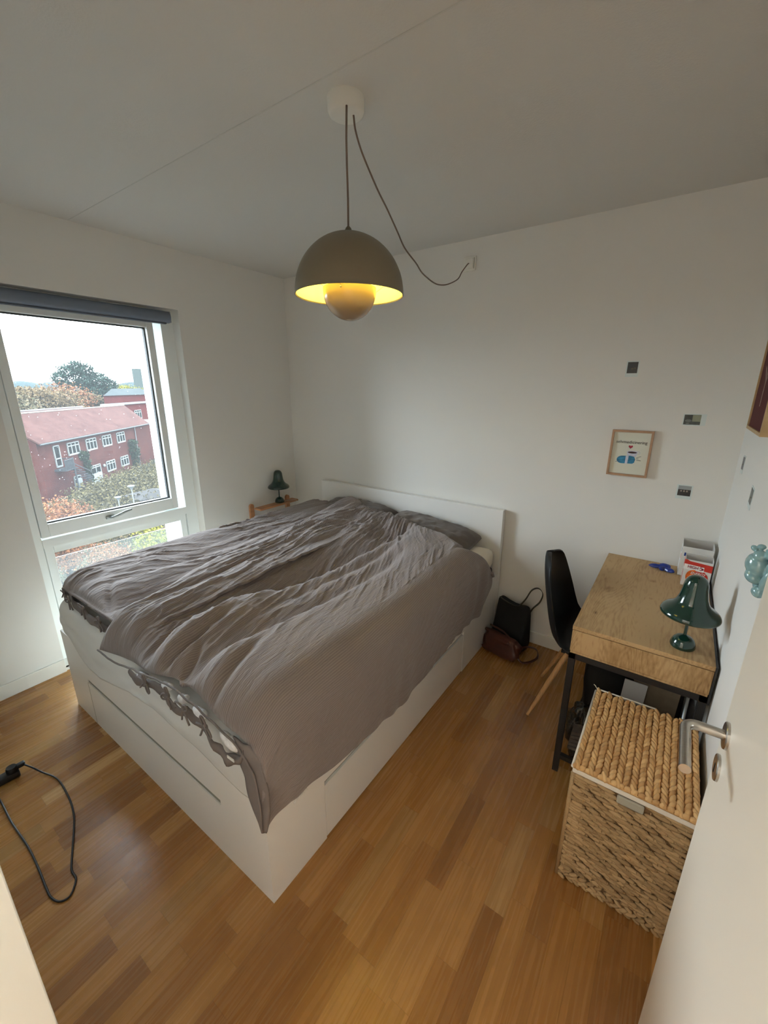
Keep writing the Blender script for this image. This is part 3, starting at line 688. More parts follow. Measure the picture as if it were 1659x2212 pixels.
b = MB(); b.ell((0, 0, .045), (.024, 0, 0), (0, .024, 0), (0, 0, .03), 20, 14)
b.build('bulb', mat('glowing_bulb', (1, .8, .4), .3, emit=((1, .79, .14), 78)), pen, True)
MB().lathe((0, 0, .072), [(.016, 0), (.016, .05), (.02, .06), (.02, .1)], 24).build('socket', M_taupe, pen, True, 40)
MB().lathe((0, 0, Rr-.01), [(.013, 0), (.013, .012), (.008, .022), (.004, .026), (0, .026)], 20).build('cord_grip', M_taupe, pen, True, 40)
b = MB(); b.tube([(0, 0, Rr+.01), (.001, .0, .27), (-.004, .004, .36), (-.006, .006, .43), (-.013, .019, .517)], .0032, 8); b.build('cord', M_cord, pen, True)
MB().lathe((-.048, .058, .563), [(.0, -.046), (.045, -.0455), (.053, -.042), (.057, -.034), (.058, 0)], 48).build('ceiling_cup', M_trim, pen, True, 50)
cp = [(1.887, -1.403, 2.507), (1.90, -1.41, 2.46), (1.912, -1.395, 2.408), (1.913, -1.337, 2.354), (1.904, -1.29, 2.332), (1.89, -1.218, 2.305), (1.873, -1.127, 2.263), (1.858, -1.05, 2.229), (1.834, -.923, 2.207), (1.819, -.843, 2.187), (1.792, -.704, 2.181), (1.77, -.589, 2.19), (1.742, -.442, 2.222), (1.707, -.256, 2.285), (1.691, -.172, 2.341), (1.67, -.06, 2.405), (1.66, -.02, 2.42)]
def catmull(pts, k=6):
    P = [Vector(p) for p in pts]; P = [P[0]*2-P[1]]+P+[P[-1]*2-P[-2]]; out = []
    for i in range(1, len(P)-2):
        for t in np.linspace(0, 1, k, endpoint=False):
            a, b_, c, d = P[i-1], P[i], P[i+1], P[i+2]
            out.append(.5*((2*b_)+(-a+c)*t+(2*a-5*b_+4*c-d)*t*t+(-a+3*b_-3*c+d)*t**3))
    return out+[P[-2]]
b = MB(); b.tube(catmull(cp), .003, 8); child_local(b.build('power_cord', M_cord, pen, True), pen)
ou = thing('wall_outlet', 'white lamp socket high on the wall with the pendant cord plugged in', 'outlet', (1.66, 0, 2.42))
MB().box(-.04, .04, -.012, -.0005, -.04, .04, .003).build('face_plate', M_trim, ou)
MB().box(-.024, .026, -.02, -.012, -.028, .028, .003).build('plug', M_trim, ou)
MB().box(.030, .033, -.0135, -.0115, -.03, .03).build('plate_line', M_groove, ou)

# ------------------------------------------------------------------ green table lamps
def table_lamp(label, loc, s=1.0, rz=0):
    t = thing('table_lamp', label, 'lamp', loc, rz, 'dark green bell lamps')
    pr = [(0, 0), (.039, 0), (.041, .004), (.041, .010), (.038, .022), (.032, .034), (.022, .043), (.010, .048), (.006, .050), (0, .05)]
    MB().lathe((0, 0, 0), [(r*s, z*s) for r, z in pr], 48).build('base', M_green, t, True, 60)
    MB().tube([(0, 0, .046*s), (0, 0, .21*s)], .0055*s, 16).build('stem', M_green, t, True, 60)
    sh = [(0, .290), (.010, .2895), (.019, .287), (.027, .281), (.033, .272), (.0365, .260), (.0385, .245), (.041, .226), (.0445, .207), (.050, .190), (.058, .177), (.068, .168), (.078, .1615), (.087, .154), (.0925, .146), (.0945, .139), (.0935, .134), (.090, .131), (.086, .134)]
    sh += [(.082, .150), (.070, .161), (.056, .172), (.047, .187), (.041, .21), (.037, .236), (.033, .262), (.02, .28), (0, .283)]
    MB().lathe((0, 0, 0), [(r*s, z*s) for r, z in sh], 64).build('shade', M_green, t, True, 60)
    MB().lathe((0, 0, .2*s), [(.010*s, 0), (.012*s, .03*s), (.0, .035*s)], 16).build('socket', M_black, t, True)
    return t
DX0, DX1, DY0, DY1, DH = 2.655, 3.124, -.971, -.004, .757
table_lamp('glossy dark green bell lamp on the desk beside the energy gel boxes', (3.024, -.885, DH))
table_lamp('small dark green bell lamp on the wooden shelf in the corner by the bed', (.052, -.25, .712))
b = MB(); b.tube(catmull([(.07, -.225, .716), (.10, -.16, .72), (.116, -.10, .70), (.112, -.085, .62), (.06, -.06, .5)]), .0016, 6)
tag(b.build('lamp_cord', M_lining, None, True), 'thin pale cord hanging from the end of the small corner shelf', 'cord')

# corner shelf
sf = thing('wall_shelf', 'small beech wood shelf with rounded uprights on the window wall beside the bed', 'shelf', (.0, -.32, .70))
def upright(y):
    b = MB(); n = 10; pr = [(y-.02, -.40)]+[(y-.02*math.cos(a), .028+.02*math.sin(a)) for a in np.linspace(0, PI, n)]+[(y+.02, -.40)]
    k = len(pr); vs = [(.001, a, z) for a, z in pr]+[(.021, a, z) for a, z in pr]
    fs = [tuple(range(k))[::-1], tuple(range(k, 2*k))]+[(i, (i+1) % k, k+(i+1) % k, k+i) for i in range(k)]
    b.add(vs, fs); b.build('upright', M_beech, sf)
upright(-.205); upright(.195)
MB().box(.0215, .105, -.185, .245, -.004, .012, .003).build('shelf_board', M_beech, sf)

# ------------------------------------------------------------------ desk
dk = thing('desk', 'oak-effect desk with black metal frame against the right wall', 'desk', (2.89, -.49, 0))
def dp(name, m, f, par=dk, sm=False):
    b = MB(); f(b); o = b.build(name, m, dk, sm); o.matrix_parent_inverse = Matrix.Translation(-dk.location); return o
dp('desk_top', M_deskt, lambda b: b.box(DX0, DX1, DY0, DY1, .739, DH, .0015))
dp('end_panel', M_deskf, lambda b: b.box(DX0+.001, DX1-.001, DY0+.001, DY0+.018, .640, .736, .001))
dp('end_panel_strip', M_deskf, lambda b: b.box(DX0+.003, DX1-.003, DY0+.003, DY0+.018, .629, .6385))
dp('body', M_deskf, lambda b: (b.box(DX0+.004, DX1-.004, DY0+.02, DY1-.01, .63, .645), b.box(DX0+.002, DX0+.018, DY0+.02, DY1-.01, .645, .737), b.box(DX1-.018, DX1-.002, DY0+.02, DY1-.01, .645, .737)))
dp('drawer_front', M_deskf, lambda b: b.box(DX0-.001, DX0+.0015, DY0+.03, DY0+.47, .648, .732))
dp('drawer_front', M_deskf, lambda b: b.box(DX0-.001, DX0+.0015, DY0+.48, DY1-.03, .648, .732))
dp('frame_rails', M_black, lambda b: (b.box(DX0, DX1, DY0, DY0+.025, .604, .629), b.box(DX0, DX1, DY1-.025, DY1, .604, .629), b.box(DX0, DX0+.025, DY0, DY1, .604, .629), b.box(DX1-.025, DX1, DY0, DY1, .604, .629)))
for (x, y) in ((DX0, DY0), (DX1-.025, DY0), (DX0, DY1-.025), (DX1-.025, DY1-.025)):
    dp('leg', M_black, lambda b: b.box(x, x+.025, y, y+.025, 0, .604))
dp('foot_rail', M_black, lambda b: b.box(DX0+.025, DX1-.025, DY0+.002, DY0+.022, .075, .097))
dp('foot_rail', M_black, lambda b: b.box(DX0+.025, DX1-.025, DY1-.022, DY1-.002, .075, .097))
dp('edge_trim', M_black, lambda b: b.box(DX1, DX1+.007, DY0+.0, DY1, .60, DH-.001))

# energy gel boxes
def card_box(name, label, x0, x1, y0, y1, z0, z1, flap):
    t = thing(name, label, 'box', ((x0+x1)/2, (y0+y1)/2, z0), group='gel boxes at the back of the desk')
    cx, cy = (x0+x1)/2, (y0+y1)/2; a, c, h = (x1-x0)/2, (y1-y0)/2, z1-z0; q = .0012
    b = MB(); b.box(-a, a, -c, -c+q, 0, h); b.box(-a, a, c-q, c, 0, h+flap); b.box(-a, -a+q, -c+q, c-q, 0, h+flap*.6); b.box(a-q, a, -c+q, c-q, 0, h+flap*.6); b.box(-a, a, -c, c, 0, .0015)
    b.build('carton', M_paper, t)
    MB().box(-a+q, a-q, c-2*q, c-q, .002, h+flap).build('inner_liner', M_cardin, t); MB().box(-a+q, a-q, -c+q, -c+2*q, .002, h-.001).build('inner_liner', M_cardin, t)
    return t, a, c, h
t, a, c, h = card_box('gel_box', 'open red and white energy gel carton standing in front of the taller white box', 3.008, 3.118, -.262, -.205, DH, DH+.122, .012)
fy = -c-.0006; t.scale = (1, 1, 1.12)
def panel(pts, m, name, par=t, dy=0): b = MB(); b.poly([(x, fy-dy, z) for x, z in pts]); b.poly([(x, fy-dy+.0004, z) for x, z in pts][::-1]); return b.build(name, m, par)
panel([(-a, .088), (a, .078), (a, h-.012), (-a+.02, h-.006), (-a+.008, h), (-a, h)], M_red, 'print_panel')
panel([(-a, .078), (-a, .102), (.024, .097), (.024, .074)], M_white, 'name_band', dy=.0005)
b = MB(); b.poly([(.003+.043*math.cos(q), fy-.0003, .046+.036*math.sin(q)) for q in np.linspace(0, 2*PI, 28)[:-1]]); b.build('print_blob', M_red, t)
b = MB(); b.poly([(-.012+.030*math.cos(q), fy-.0006, .046+.033*math.sin(q)) for q in np.linspace(PI*.45, PI*1.5, 20)]); b.build('print_flame', M_orange, t)
text_mesh('brand_lettering', 'HIGH', .0185, (-.020, fy-.0015, .0845), (1, 0, -.04), (0, 0, 1), M_dkred, t, sx=.95)
text_mesh('brand_lettering', '5', .027, (.0125, fy-.0015, .0815), (1, 0, 0), (0, 0, 1), M_dkred, t)
panel([(.014, .083), (.014, .094), (.023, .090), (.021, .084)], M_dkred, 'arrow_mark', dy=.001)
text_mesh('product_lettering', 'ENERGY', .0165, (.004, fy-.0018, .059), (1, 0, -.02), (0, 0, 1), M_white, t, shear=.25, sx=.92)
text_mesh('product_lettering', 'GEL', .0165, (.004, fy-.0018, .040), (1, 0, -.02), (0, 0, 1), M_white, t, shear=.25, sx=.92)
b = MB(); b.box(-a-.0006, -a, -c+.006, -c+.026, .012, .070); b.build('side_print', M_red, t)
b = MB(); b.box(-a-.0006, -a, -c, c, .088, .120); b.build('side_print', M_red, t)
t, a, c, h = card_box('gel_box', 'taller open white carton behind the red energy gel box, against the wall', 2.992, 3.122, -.135, -.03, DH, DH+.160, .015)
b = MB(); b.box(-a-.0006, -a, -c+.01, -c+.03, .09, .115); b.build('side_print', M_red, t)
MB().box(-a+.012, -a+.022, -c-.0006, -c, .11, .128).build('blue_print', M_blue, t)
b = MB(); b.box(-a-.0006, -a, -c+.03, -c+.045, .12, .14); b.build('blue_print', M_blue, t)
b = MB()
for (x, y, z, an, l, wd) in ((2.895, -.10, .012, .15, .035, .010), (2.935, -.095, .020, -.3, .028, .016), (2.955, -.125, .012, -.5, .030, .012), (2.925, -.12, .012, .8, .020, .012), (2.948, -.085, .016, .2, .014, .010)):
    ca, sa = math.cos(an), math.sin(an); b.ell((x, y, DH+z), (l*ca, l*sa, 0), (-wd*sa, wd*ca, .004), (0, .002, .010), 8, 6)
ob = b.build('foil_wrapper', M_blue, None); tag(ob, 'crumpled shiny blue foil wrapper at the back of the desk', 'wrapper')

# ------------------------------------------------------------------ chair
ch = thing('shell_chair', 'black plastic shell chair on wooden legs pushed up to the desk', 'chair', (2.62, -.515, 0))
def shell():
    prof = np.array([(.27, .425, .195), (.255, .436, .205), (.18, .432, .215), (.08, .424, .222), (-.02, .425, .226), (-.075, .445, .226), (-.115, .49, .222), (-.138, .56, .215), (-.155, .64, .206), (-.172, .72, .190), (-.186, .79, .165), (-.194, .835, .135), (-.198, .862, .095), (-.199, .874, .060), (-.1995, .880, .015)])
    nv = 60; q = np.linspace(0, 1, nv); k = np.linspace(0, 1, len(prof))
    pr = np.stack([np.interp(q, k, prof[:, i]) for i in range(3)], -1)
    for _ in range(2): pr[1:-1] = (pr[:-2]+2*pr[1:-1]+pr[2:])/4
    nu = 34; V = []; 
    for i in range(nv):
        tz = pr[min(i+1, nv-1)]-pr[max(i-1, 0)]; tv = np.array([tz[0], tz[1]]); tv /= np.linalg.norm(tv); nn = np.array([tv[1], -tv[0]])  # points to the sitter
        s = i/nv; curl = .050+.020*math.exp(-((s-.45)/.18)**2)
        if s > .8: curl *= 1-.5*(s-.8)/.2
        for j in range(nu):
            u = -1+2*j/(nu-1); off = curl*abs(u)**2.6
            V.append((pr[i, 0]+nn[0]*off, pr[i, 2]*u, pr[i, 1]+nn[1]*off))
    F = [(i*nu+j, i*nu+j+1, (i+1)*nu+j+1, (i+1)*nu+j) for i in range(nv-1) for j in range(nu-1)]
    o = link_mesh('seat_shell', np.array(V), F, M_blackp, ch, True); s = o.modifiers.new('t', 'SOLIDIFY'); s.thickness = .007; s.offset = 0
    bv = o.modifiers.new('b', 'BEVEL'); bv.width = .002; bv.segments = 2
shell()
for (fx, fyy, tx, ty) in ((-.159, -.187, -.02, -.10), (-.183, .179, -.02, .10), (.21, -.187, .13, -.10), (.21, .187, .13, .10)):
    MB().tube([(fx, fyy, .006), (fx+(tx-fx)*.5, fyy+(ty-fyy)*.5, .2), (tx, ty, .395)], [.008, .0125, .0145], 14).build('leg', M_oakleg, ch, True, 60)
b = MB(); b.box(-.05, .16, -.11, -.085, .395, .408); b.box(-.05, .16, .085, .11, .395, .408); b.box(-.03, -.005, -.1, .1, .393, .406); b.box(.115, .14, -.1, .1, .393, .406); b.build('under_frame', M_black, ch)

# ------------------------------------------------------------------ bags
def soft_bag(name, m, par, c, hx, hy, hz, e=4, taper=(1, 1), noise=.01, lean=(0, 0), rz=0, seed=0, sag=0):
    n, k = 36, 22; vs = []
    for i in range(k+1):
        th = -PI/2+PI*i/k
        for j in range(n):
            ph = 2*PI*j/n; f = lambda w_, q: math.copysign(abs(w_)**(2/q), w_)
            x = f(math.cos(th), e)*f(math.cos(ph), e); y = f(math.cos(th), e)*f(math.sin(ph), e); z = f(math.sin(th), e)
            t = (z+1)/2; sx = 1+(taper[0]-1)*t; sy = 1+(taper[1]-1)*t
            d = 1+noise/ .1*(float(vnoise(np.array([j*.35+seed]), np.array([i*.4+seed]))[0])-.5)
            vs.append((x*hx*sx*d+lean[0]*t, y*hy*sy*d+lean[1]*t, z*hz+hz-sag*t*(1-x*x)))
    fs = [(i*n+j, i*n+(j+1) % n, (i+1)*n+(j+1) % n, (i+1)*n+j) for i in range(k) for j in range(n)]
    R = Matrix.Rotation(rz, 3, 'Z'); vs = [R @ Vector(v)+Vector(c) for v in vs]
    b = MB(); b.add(vs, fs); return b.build(name, m, par, True)
bg = thing('tote_bag', 'black tote bag with olive strap standing against the back wall', 'bag', (2.16, -.13, 0))
soft_bag('bag_body', M_blackf, bg, (0, 0, 0), .125, .065, .165, 7, (.93, .35), .008, (-.015, .045), -.28, 3, .03)
b = MB(); 
def strap(pts, w_, t_, b):
    P = catmull(pts, 6)
    for i in range(len(P)-1):
        d = (P[i+1]-P[i]); up_ = Vector((.35, -.9, .2)).normalized(); sd = d.cross(up_).normalized(); nn = sd.cross(d).normalized()
        b.obox((P[i]+P[i+1])/2, d*.56, up_*w_*.5, nn*0+sd*t_)
strap([(-.10, .03, .325), (-.03, .03, .30), (.03, .03, .30), (.065, .05, .345), (.095, .07, .415), (.135, .08, .435), (.165, .075, .405), (.155, .06, .35), (.12, .04, .30), (.10, .02, .24)], .028, .0015, b)
b.build('shoulder_strap', mat('olive_webbing', srgb(56, 52, 40), .85), bg)
bg2 = thing('leather_bag', 'dark brown leather bag slumped on the floor in front of the black tote', 'bag', (2.15, -.265, 0))
soft_bag('bag_body', M_brown, bg2, (-.01, 0, 0), .135, .055, .078, 3.2, (.92, .6), .05, (0, .02), -.22, 9, .02)
b = MB(); b.tube(catmull([(.10, .0, .10), (.0, .03, .155), (-.10, .05, .165)]), [.006]*13, 8); b.build('top_seam', M_brown, bg2, True)
b = MB(); strap([(.12, -.02, .03), (.15, -.02, .012), (.19, .0, .02), (.225, .05, .04), (.20, .10, .06), (.15, .10, .06), (.11, .06, .06)], .022, .003, b); b.build('handle_strap', M_brown, bg2)

# ------------------------------------------------------------------ things under the desk
t = thing('backpack', 'black backpack under the desk behind the wicker basket', 'bag', (2.80, -.62, 0))
soft_bag('bag_body', M_blackf, t, (0, 0, 0), .115, .10, .235, 4, (.9, .8), .03, (0, .02), .2, 14)
t = thing('storage_crate', 'black storage crate standing under the right end of the desk', 'crate', (2.985, -.40, 0))
b = MB(); b.box(-.10, .115, -.17, .17, 0, .012); b.box(-.10, -.088, -.17, .17, .012, .46); b.box(.103, .115, -.17, .17, .012, .46); b.box(-.088, .103, -.17, -.158, .012, .46); b.box(-.088, .103, .158, .17, .012, .46); b.build('crate_body', M_black, t)
b = MB(); b.obox((2.985, -.66, .322), (.088, 0, .002), (0, .012, .002), (.002, -.01, .10)); o = b.build('paper_folder', mat('kraft_card', srgb(150, 134, 112), .8, noise=(30, .1)), None)
tag(o, 'brown card folder standing upright under the desk', 'folder')
b = MB(); b.obox((2.905, -.70, .325), (.045, 0, 0), (0, .003, 0), (.004, -.004, .095)); o = b.build('paper_sheet', M_paper, None); tag(o, 'white paper leaning beside the brown folder under the desk', 'paper')
b = MB(); b.tube([(3.085, -.86, .0), (3.088, -.80, .5)], .006, 8); o = b.build('metal_rod', mat('pale_metal', srgb(200, 210, 212), .3, metal=.6), None, True); tag(o, 'thin pale metal rod leaning under the right end of the desk', 'rod')
M_plas = mat('dark_clear_plastic', srgb(30, 30, 26), .15, coat=.5, bump=(25, 1.0, .02))
o = soft_bag('plastic_bag', M_plas, None, (2.742, -.80, 0), .07, .085, .14, 2.6, (.8, .7), .09, (.0, .0), .3, 21)
tag(o, 'dark crumpled plastic bag on the floor left of the wicker basket', 'bag')
b = MB()
for i in range(5): b.obox((2.735+.002*i, -.905, .13+.022*i), (.035, .002*i, .004), (0, .03, 0), (0, 0, .007))
o = b.build('magazine_pile', mat('magazine_edges', srgb(92, 84, 78), .6, noise=(30, .5)), None); tag(o, 'small pile of magazines sticking out behind the basket corner', 'magazines')

# ------------------------------------------------------------------ wicker laundry basket
KX0, KX1, KY0, KY1, KH = 2.779, 3.118, -1.415, -.975, .508
bk = thing('laundry_basket', 'square woven water-hyacinth basket with braided lid and white lining', 'basket', ((KX0+KX1)/2, (KY0+KY1)/2, 0))
hx, hy = (KX1-KX0)/2, (KY1-KY0)/2
def wickmat(name, c1, c2):
    m = mat(name, c1, .6, spec=.3); N, L, bs = nodes(m)
    geo = N.new('ShaderNodeNewGeometry'); tc = N.new('ShaderNodeTexCoord')
    rp = N.new('ShaderNodeValToRGB'); rp.color_ramp.elements[0].color = (*c1, 1); rp.color_ramp.elements[1].color = (*c2, 1)
    n = N.new('ShaderNodeTexNoise'); n.inputs['Scale'].default_value = 55; n.inputs['Detail'].default_value = 3
    mp = N.new('ShaderNodeMapping'); mp.inputs['Scale'].default_value = (1.5, .5, 2.5); L.new(tc.outputs['Object'], mp.inputs[0]); L.new(mp.outputs[0], n.inputs[0])
    s = mth(N, L, 'ADD', mth(N, L, 'MULTIPLY', geo.outputs['Random Per Island'], .65), mth(N, L, 'MULTIPLY', n.outputs[0], .5))
    L.new(s, rp.inputs[0]); L.new(rp.outputs[0], bs.inputs['Base Color'])
    bp = N.new('ShaderNodeBump'); bp.inputs['Strength'].default_value = .5; bp.inputs['Distance'].default_value = .002; L.new(n.outputs[0], bp.inputs['Height']); L.new(bp.outputs[0], bs.inputs['Normal'])
    return m
M_wl = wickmat('braided_hyacinth', srgb(176, 128, 78), srgb(226, 184, 128)); M_ws = wickmat('woven_hyacinth', srgb(142, 114, 78), srgb(190, 160, 118))
MB().box(-hx+.008, hx-.008, -hy+.008, hy-.008, 0.002, .47).build('inner_frame', mat('basket_core', srgb(118, 90, 58), .9), bk)
b = MB(); b.box(-hx-.001, hx+.001, -hy-.002, hy+.001, .476, .494, .004)
b.build('cloth_lining', M_lining, bk)
b = MB(); b.box(-.037, .037, -hy-.0045, -hy+.004, .442, .474, .005); b.build('handle_opening', mat('lining_in_grip_hole', srgb(170, 166, 150), .9), bk)
# lid: braided rows running front to back
b = MB(); b.box(-hx, hx, -hy, hy, .494, .500)
nrow = 17; rw = 2*hx/nrow; seg = .021
for r in range(nrow):
    x = -hx+rw*(r+.5); y = -hy+.012+(r % 2)*seg*.5; sgn = 1 if r % 2 else -1
    while y < hy-.008:
        jx, jy = random.uniform(-.0012, .0012), random.uniform(-.002, .002); a = sgn*math.radians(random.uniform(17, 27)); l = seg*random.uniform(.92, 1.12)
        b.ell((x+jx, y+jy, .5025+random.uniform(-.001, .0015)), (rw*.45*math.cos(a), -rw*.50*math.sin(a)*0+0, 0), (l*math.sin(a)*.75, l*math.cos(a), random.uniform(-.002, .003)), (0, 0, random.uniform(.0085, .0105)), 9, 6)
        y += seg
for side in (-1,):     # plump knots along the front edge
    x = -hx+.008
    while x < hx:
        b.ell((x, side*(hy-.006), .502), (.011, 0, 0), (.003, .010, 0), (0, 0, .009), 9, 6); x += .0185
b.build('lid', M_wl, bk, True)
b = MB()
for sx, (y0, y1) in ((-hx-.002, (-hy, hy)),): b.tube([(sx, y0, .497), (sx, y1, .497)], .005, 6)
b.tube([(-hx, hy-.001, .507), (hx*.2, hy+.002, .510)], .003, 6); b.tube([(-hx-.001, hy, .508), (-hx-.008, hy+.003, .517), (-hx-.014, hy+.004, .519)], .0015, 5)
b.build('lid_piping', M_lining, bk, True)
# woven sides
b = MB(); st = .0155
def side_weave(org, ux, L_, nrm):
    z = .010; k = 0; org = Vector(org); ux = Vector(ux); nrm = Vector(nrm)
    while z < .472:
        low = z < .05; q = .045 if not low else .026; u = (k % 2)*q*.5-q*.3
        while u < L_:
            u0 = u+random.uniform(-.004, .004); wv = .004*math.sin(u*17+k*1.3)
            skip = nrm.y < -.5 and abs(u-L_/2) < .042 and .436 < z+wv < .478
            if not skip and -.005 < u0 < L_+.005:
                tl = random.uniform(-.16, -.05) if not low else (.5 if k % 2 else -.5)
                ll = q*random.uniform(.50, .66); uc = min(max(u0, ll*.8), L_-ll*.8)
                b.ell(org+ux*uc+nrm*(-.004+random.uniform(-.001, .0015))+Vector((0, 0, z+wv)), ux*ll+Vector((0, 0, tl*ll)), nrm*.0072, Vector((0, 0, st*random.uniform(.42, .56))), 10, 6)
            u += q
        z += st*.80; k += 1
    u = .022; j = 0
    while u < L_-.01:
        z = .05+(j % 2)*.012
        while z < .46:
            if not (nrm.y < -.5 and abs(u-L_/2) < .045 and z > .425): b.ell(org+ux*(u+random.uniform(-.002, .002))+nrm*.0015+Vector((0, 0, z)), ux*.0016, nrm*.003, Vector((0, 0, .006)), 6, 4)
            z += .0248
        u += .0225; j += 1
side_weave((-hx, -hy, 0), (1, 0, 0), 2*hx, (0, -1, 0)); side_weave((-hx, -hy, 0), (0, 1, 0), 2*hy, (-1, 0, 0))
side_weave((hx, hy, 0), (-1, 0, 0), 2*hx, (0, 1, 0)); side_weave((hx, hy, 0), (0, -1, 0), 2*hy, (1, 0, 0))
b.tube([(-hx+.003, -hy+.003, .01), (-hx+.003, -hy+.003, .475)], .007, 8); b.tube([(hx-.003, -hy+.003, .01), (hx-.003, -hy+.003, .475)], .007, 8)
b.build('woven_body', M_ws, bk, True)

# ------------------------------------------------------------------ wall pictures
def instax(label, x, z, wd, ht, land, dark, wall='back', y=0, tilt=0, kind=0):
    t = thing('instant_photo', label, 'photo', (x, y, z), group='instant photos taped to the walls')
    if wall == 'back': ux, uz, n_ = Vector((math.cos(tilt), 0, math.sin(tilt))), Vector((-math.sin(tilt), 0, math.cos(tilt))), Vector((0, -1, 0))
    else: ux, uz, n_ = Vector((0, -math.cos(tilt), math.sin(tilt))), Vector((0, math.sin(tilt), math.cos(tilt))), Vector((-1, 0, 0))
    b = MB(); b.obox(n_*.0008, ux*wd/2, n_*.0005, uz*ht/2); b.build('white_border', M_photo, t)
    if land: c_ = -ux*wd*.09; w2, h2 = wd*.36, ht*.43
    else: c_ = uz*ht*.08; w2, h2 = wd*.40, ht*.35
    b = MB(); b.obox(c_+n_*.0015, ux*w2, n_*.0003, uz*h2); im = b.build('image_area', mat('photo_image', dark, .3, noise=(45, .55)), t)
    b = MB()
    if kind == 1:
        for k in range(3): b.ell(c_+ux*(-.5+.45*k)*w2+n_*.0017-uz*h2*.05, ux*.0042, n_*.0004, uz*.005, 10, 5)
        b.build('pale_faces', mat('photo_faces', srgb(150, 140, 130), .4), im)
        b = MB(); b.obox(c_+uz*h2*.62+n_*.00185, ux*w2, n_*.0002, uz*h2*.36); b.build('pale_sky', mat('photo_sky', srgb(150, 158, 160), .4), im)
    elif kind == 2:
        b.obox(c_+ux*w2*.5+uz*h2*.3+n_*.00185, ux*w2*.5, n_*.0002, uz*h2*.65); b.build('pale_patch', mat('photo_patch', srgb(140, 146, 124), .4), im)
        b = MB(); b.ell(c_-ux*w2*.45-uz*h2*.2+n_*.0019, ux*w2*.4, n_*.0004, uz*h2*.28, 12, 5); b.ell(c_-uz*h2*.75-ux*w2*.5+n_*.0019, ux*w2*.22, n_*.0004, uz*h2*.14, 10, 5); b.build('grey_shape', mat('photo_grey', srgb(112, 118, 116), .4), im)
    else:
        b.ell(c_+n_*.0017-uz*h2*.2, ux*w2*.3, n_*.0004, uz*h2*.14, 10, 5); b.ell(c_+n_*.0017-uz*h2*.1+ux*w2*.5, ux*w2*.2, n_*.0004, uz*h2*.12, 10, 5); b.build('dim_shapes', mat('photo_dim', srgb(86, 80, 56), .5), im)
    return t
M_photo = mat('photo_paper', srgb(214, 224, 222), .35)
instax('small dark instant photo, highest on the wall above the framed print', 2.621, 1.791, .060, .080, False, srgb(28, 32, 30), kind=0)
instax('landscape instant photo between the framed print and the room corner', 2.931, 1.541, .096, .057, True, srgb(52, 58, 54), kind=2)
instax('instant photo of a group of people, right of and below the framed print', 2.952, 1.170, .070, .076, False, srgb(34, 33, 34), kind=1)
instax('farther instant photo on the right wall, seen edge-on below the red picture', XW, 1.366, .074, .078, False, srgb(60, 56, 76), 'right', -.219, .05)
instax('nearer instant photo on the right wall, above the desk lamp', XW, 1.306, .072, .080, False, srgb(86, 92, 92), 'right', -.658, -.06)

fr = thing('framed_print', 'oak-framed print of a heart, a coffee cup and blue yarn on the wall', 'picture', (2.675, 0, 1.35))
a_, c_ = .0985, .125; fwid = .011
b = MB(); b.box(-a_, -a_+fwid, -.022, -.001, -c_, c_, .001); b.box(a_-fwid, a_, -.022, -.001, -c_, c_, .001); b.box(-a_+fwid, a_-fwid, -.022, -.001, c_-fwid, c_, .001); b.box(-a_+fwid, a_-fwid, -.022, -.001, -c_, -c_+fwid, .001)
b.build('frame', mat('oak_frame', srgb(176, 138, 108), .5, noise=(25, .12, (1, 1, 1))), fr)
MB().box(-a_+fwid, a_-fwid, -.010, -.002, -c_+fwid, c_-fwid).build('print_sheet', mat('print_paper', srgb(222, 222, 208), .6), fr)
Y = -.0103
text_mesh('title_lettering', 'selvmedicinering', .0228, (.001, Y-.0003, .054), (1, 0, 0), (0, 0, 1), M_ink, fr, ext=.0003, sx=.98)
def flat(pts, m, name, dy=0): 
    b = MB(); b.poly([(x, Y-.0002-dy, z) for x, z in pts]); return b.build(name, m, fr)
M_heart = mat('heart_red', srgb(168, 40, 66), .6, noise=(90, .3))
flat([(.0105*math.sin(q)**3, .036+.0105*(13*math.cos(q)-5*math.cos(2*q)-2*math.cos(3*q)-math.cos(4*q))/16) for q in np.linspace(0, 2*PI, 40)[:-1]], M_heart, 'heart')
M_cupw = mat('cup_white', srgb(204, 206, 222), .6, noise=(60, .15))
flat([(.012+.026*math.cos(q), .008+.008*math.sin(q)) for q in np.linspace(0, PI, 16)]+[(-.012, -.004), (-.006, -.018), (.030, -.018), (.035, -.004)], M_cupw, 'cup')
flat([(.012+.022*math.cos(q), .006+.0055*math.sin(q)) for q in np.linspace(0, 2*PI, 24)[:-1]], mat('coffee_brown', srgb(58, 26, 26), .5), 'coffee', .0002)
b = MB(); b.tube([(.040+.008*math.cos(q), Y-.0006, .006+.007*math.sin(q)) for q in np.linspace(-1.9, 2.2, 14)], .0011, 6); b.build('cup_ear', M_cupw, fr)
M_yarn = mat('yarn_blue', srgb(52, 128, 166), .7, noise=(40, .4, (1, 1, 3)))
flat([(-.032+.026*math.cos(q), -.036+.021*math.sin(q)) for q in np.linspace(PI/2, 3*PI/2, 20)]+[(.020, -.055), (.028, -.048), (.031, -.030), (.024, -.016), (.004, -.012)], M_yarn, 'yarn_skein', .0004)
flat([(-.016, -.014), (-.002, -.013), (-.004, -.056), (-.016, -.057)], M_cupw, 'yarn_band', .0006)
M_nd = mat('needle_grey', srgb(92, 92, 96), .5)
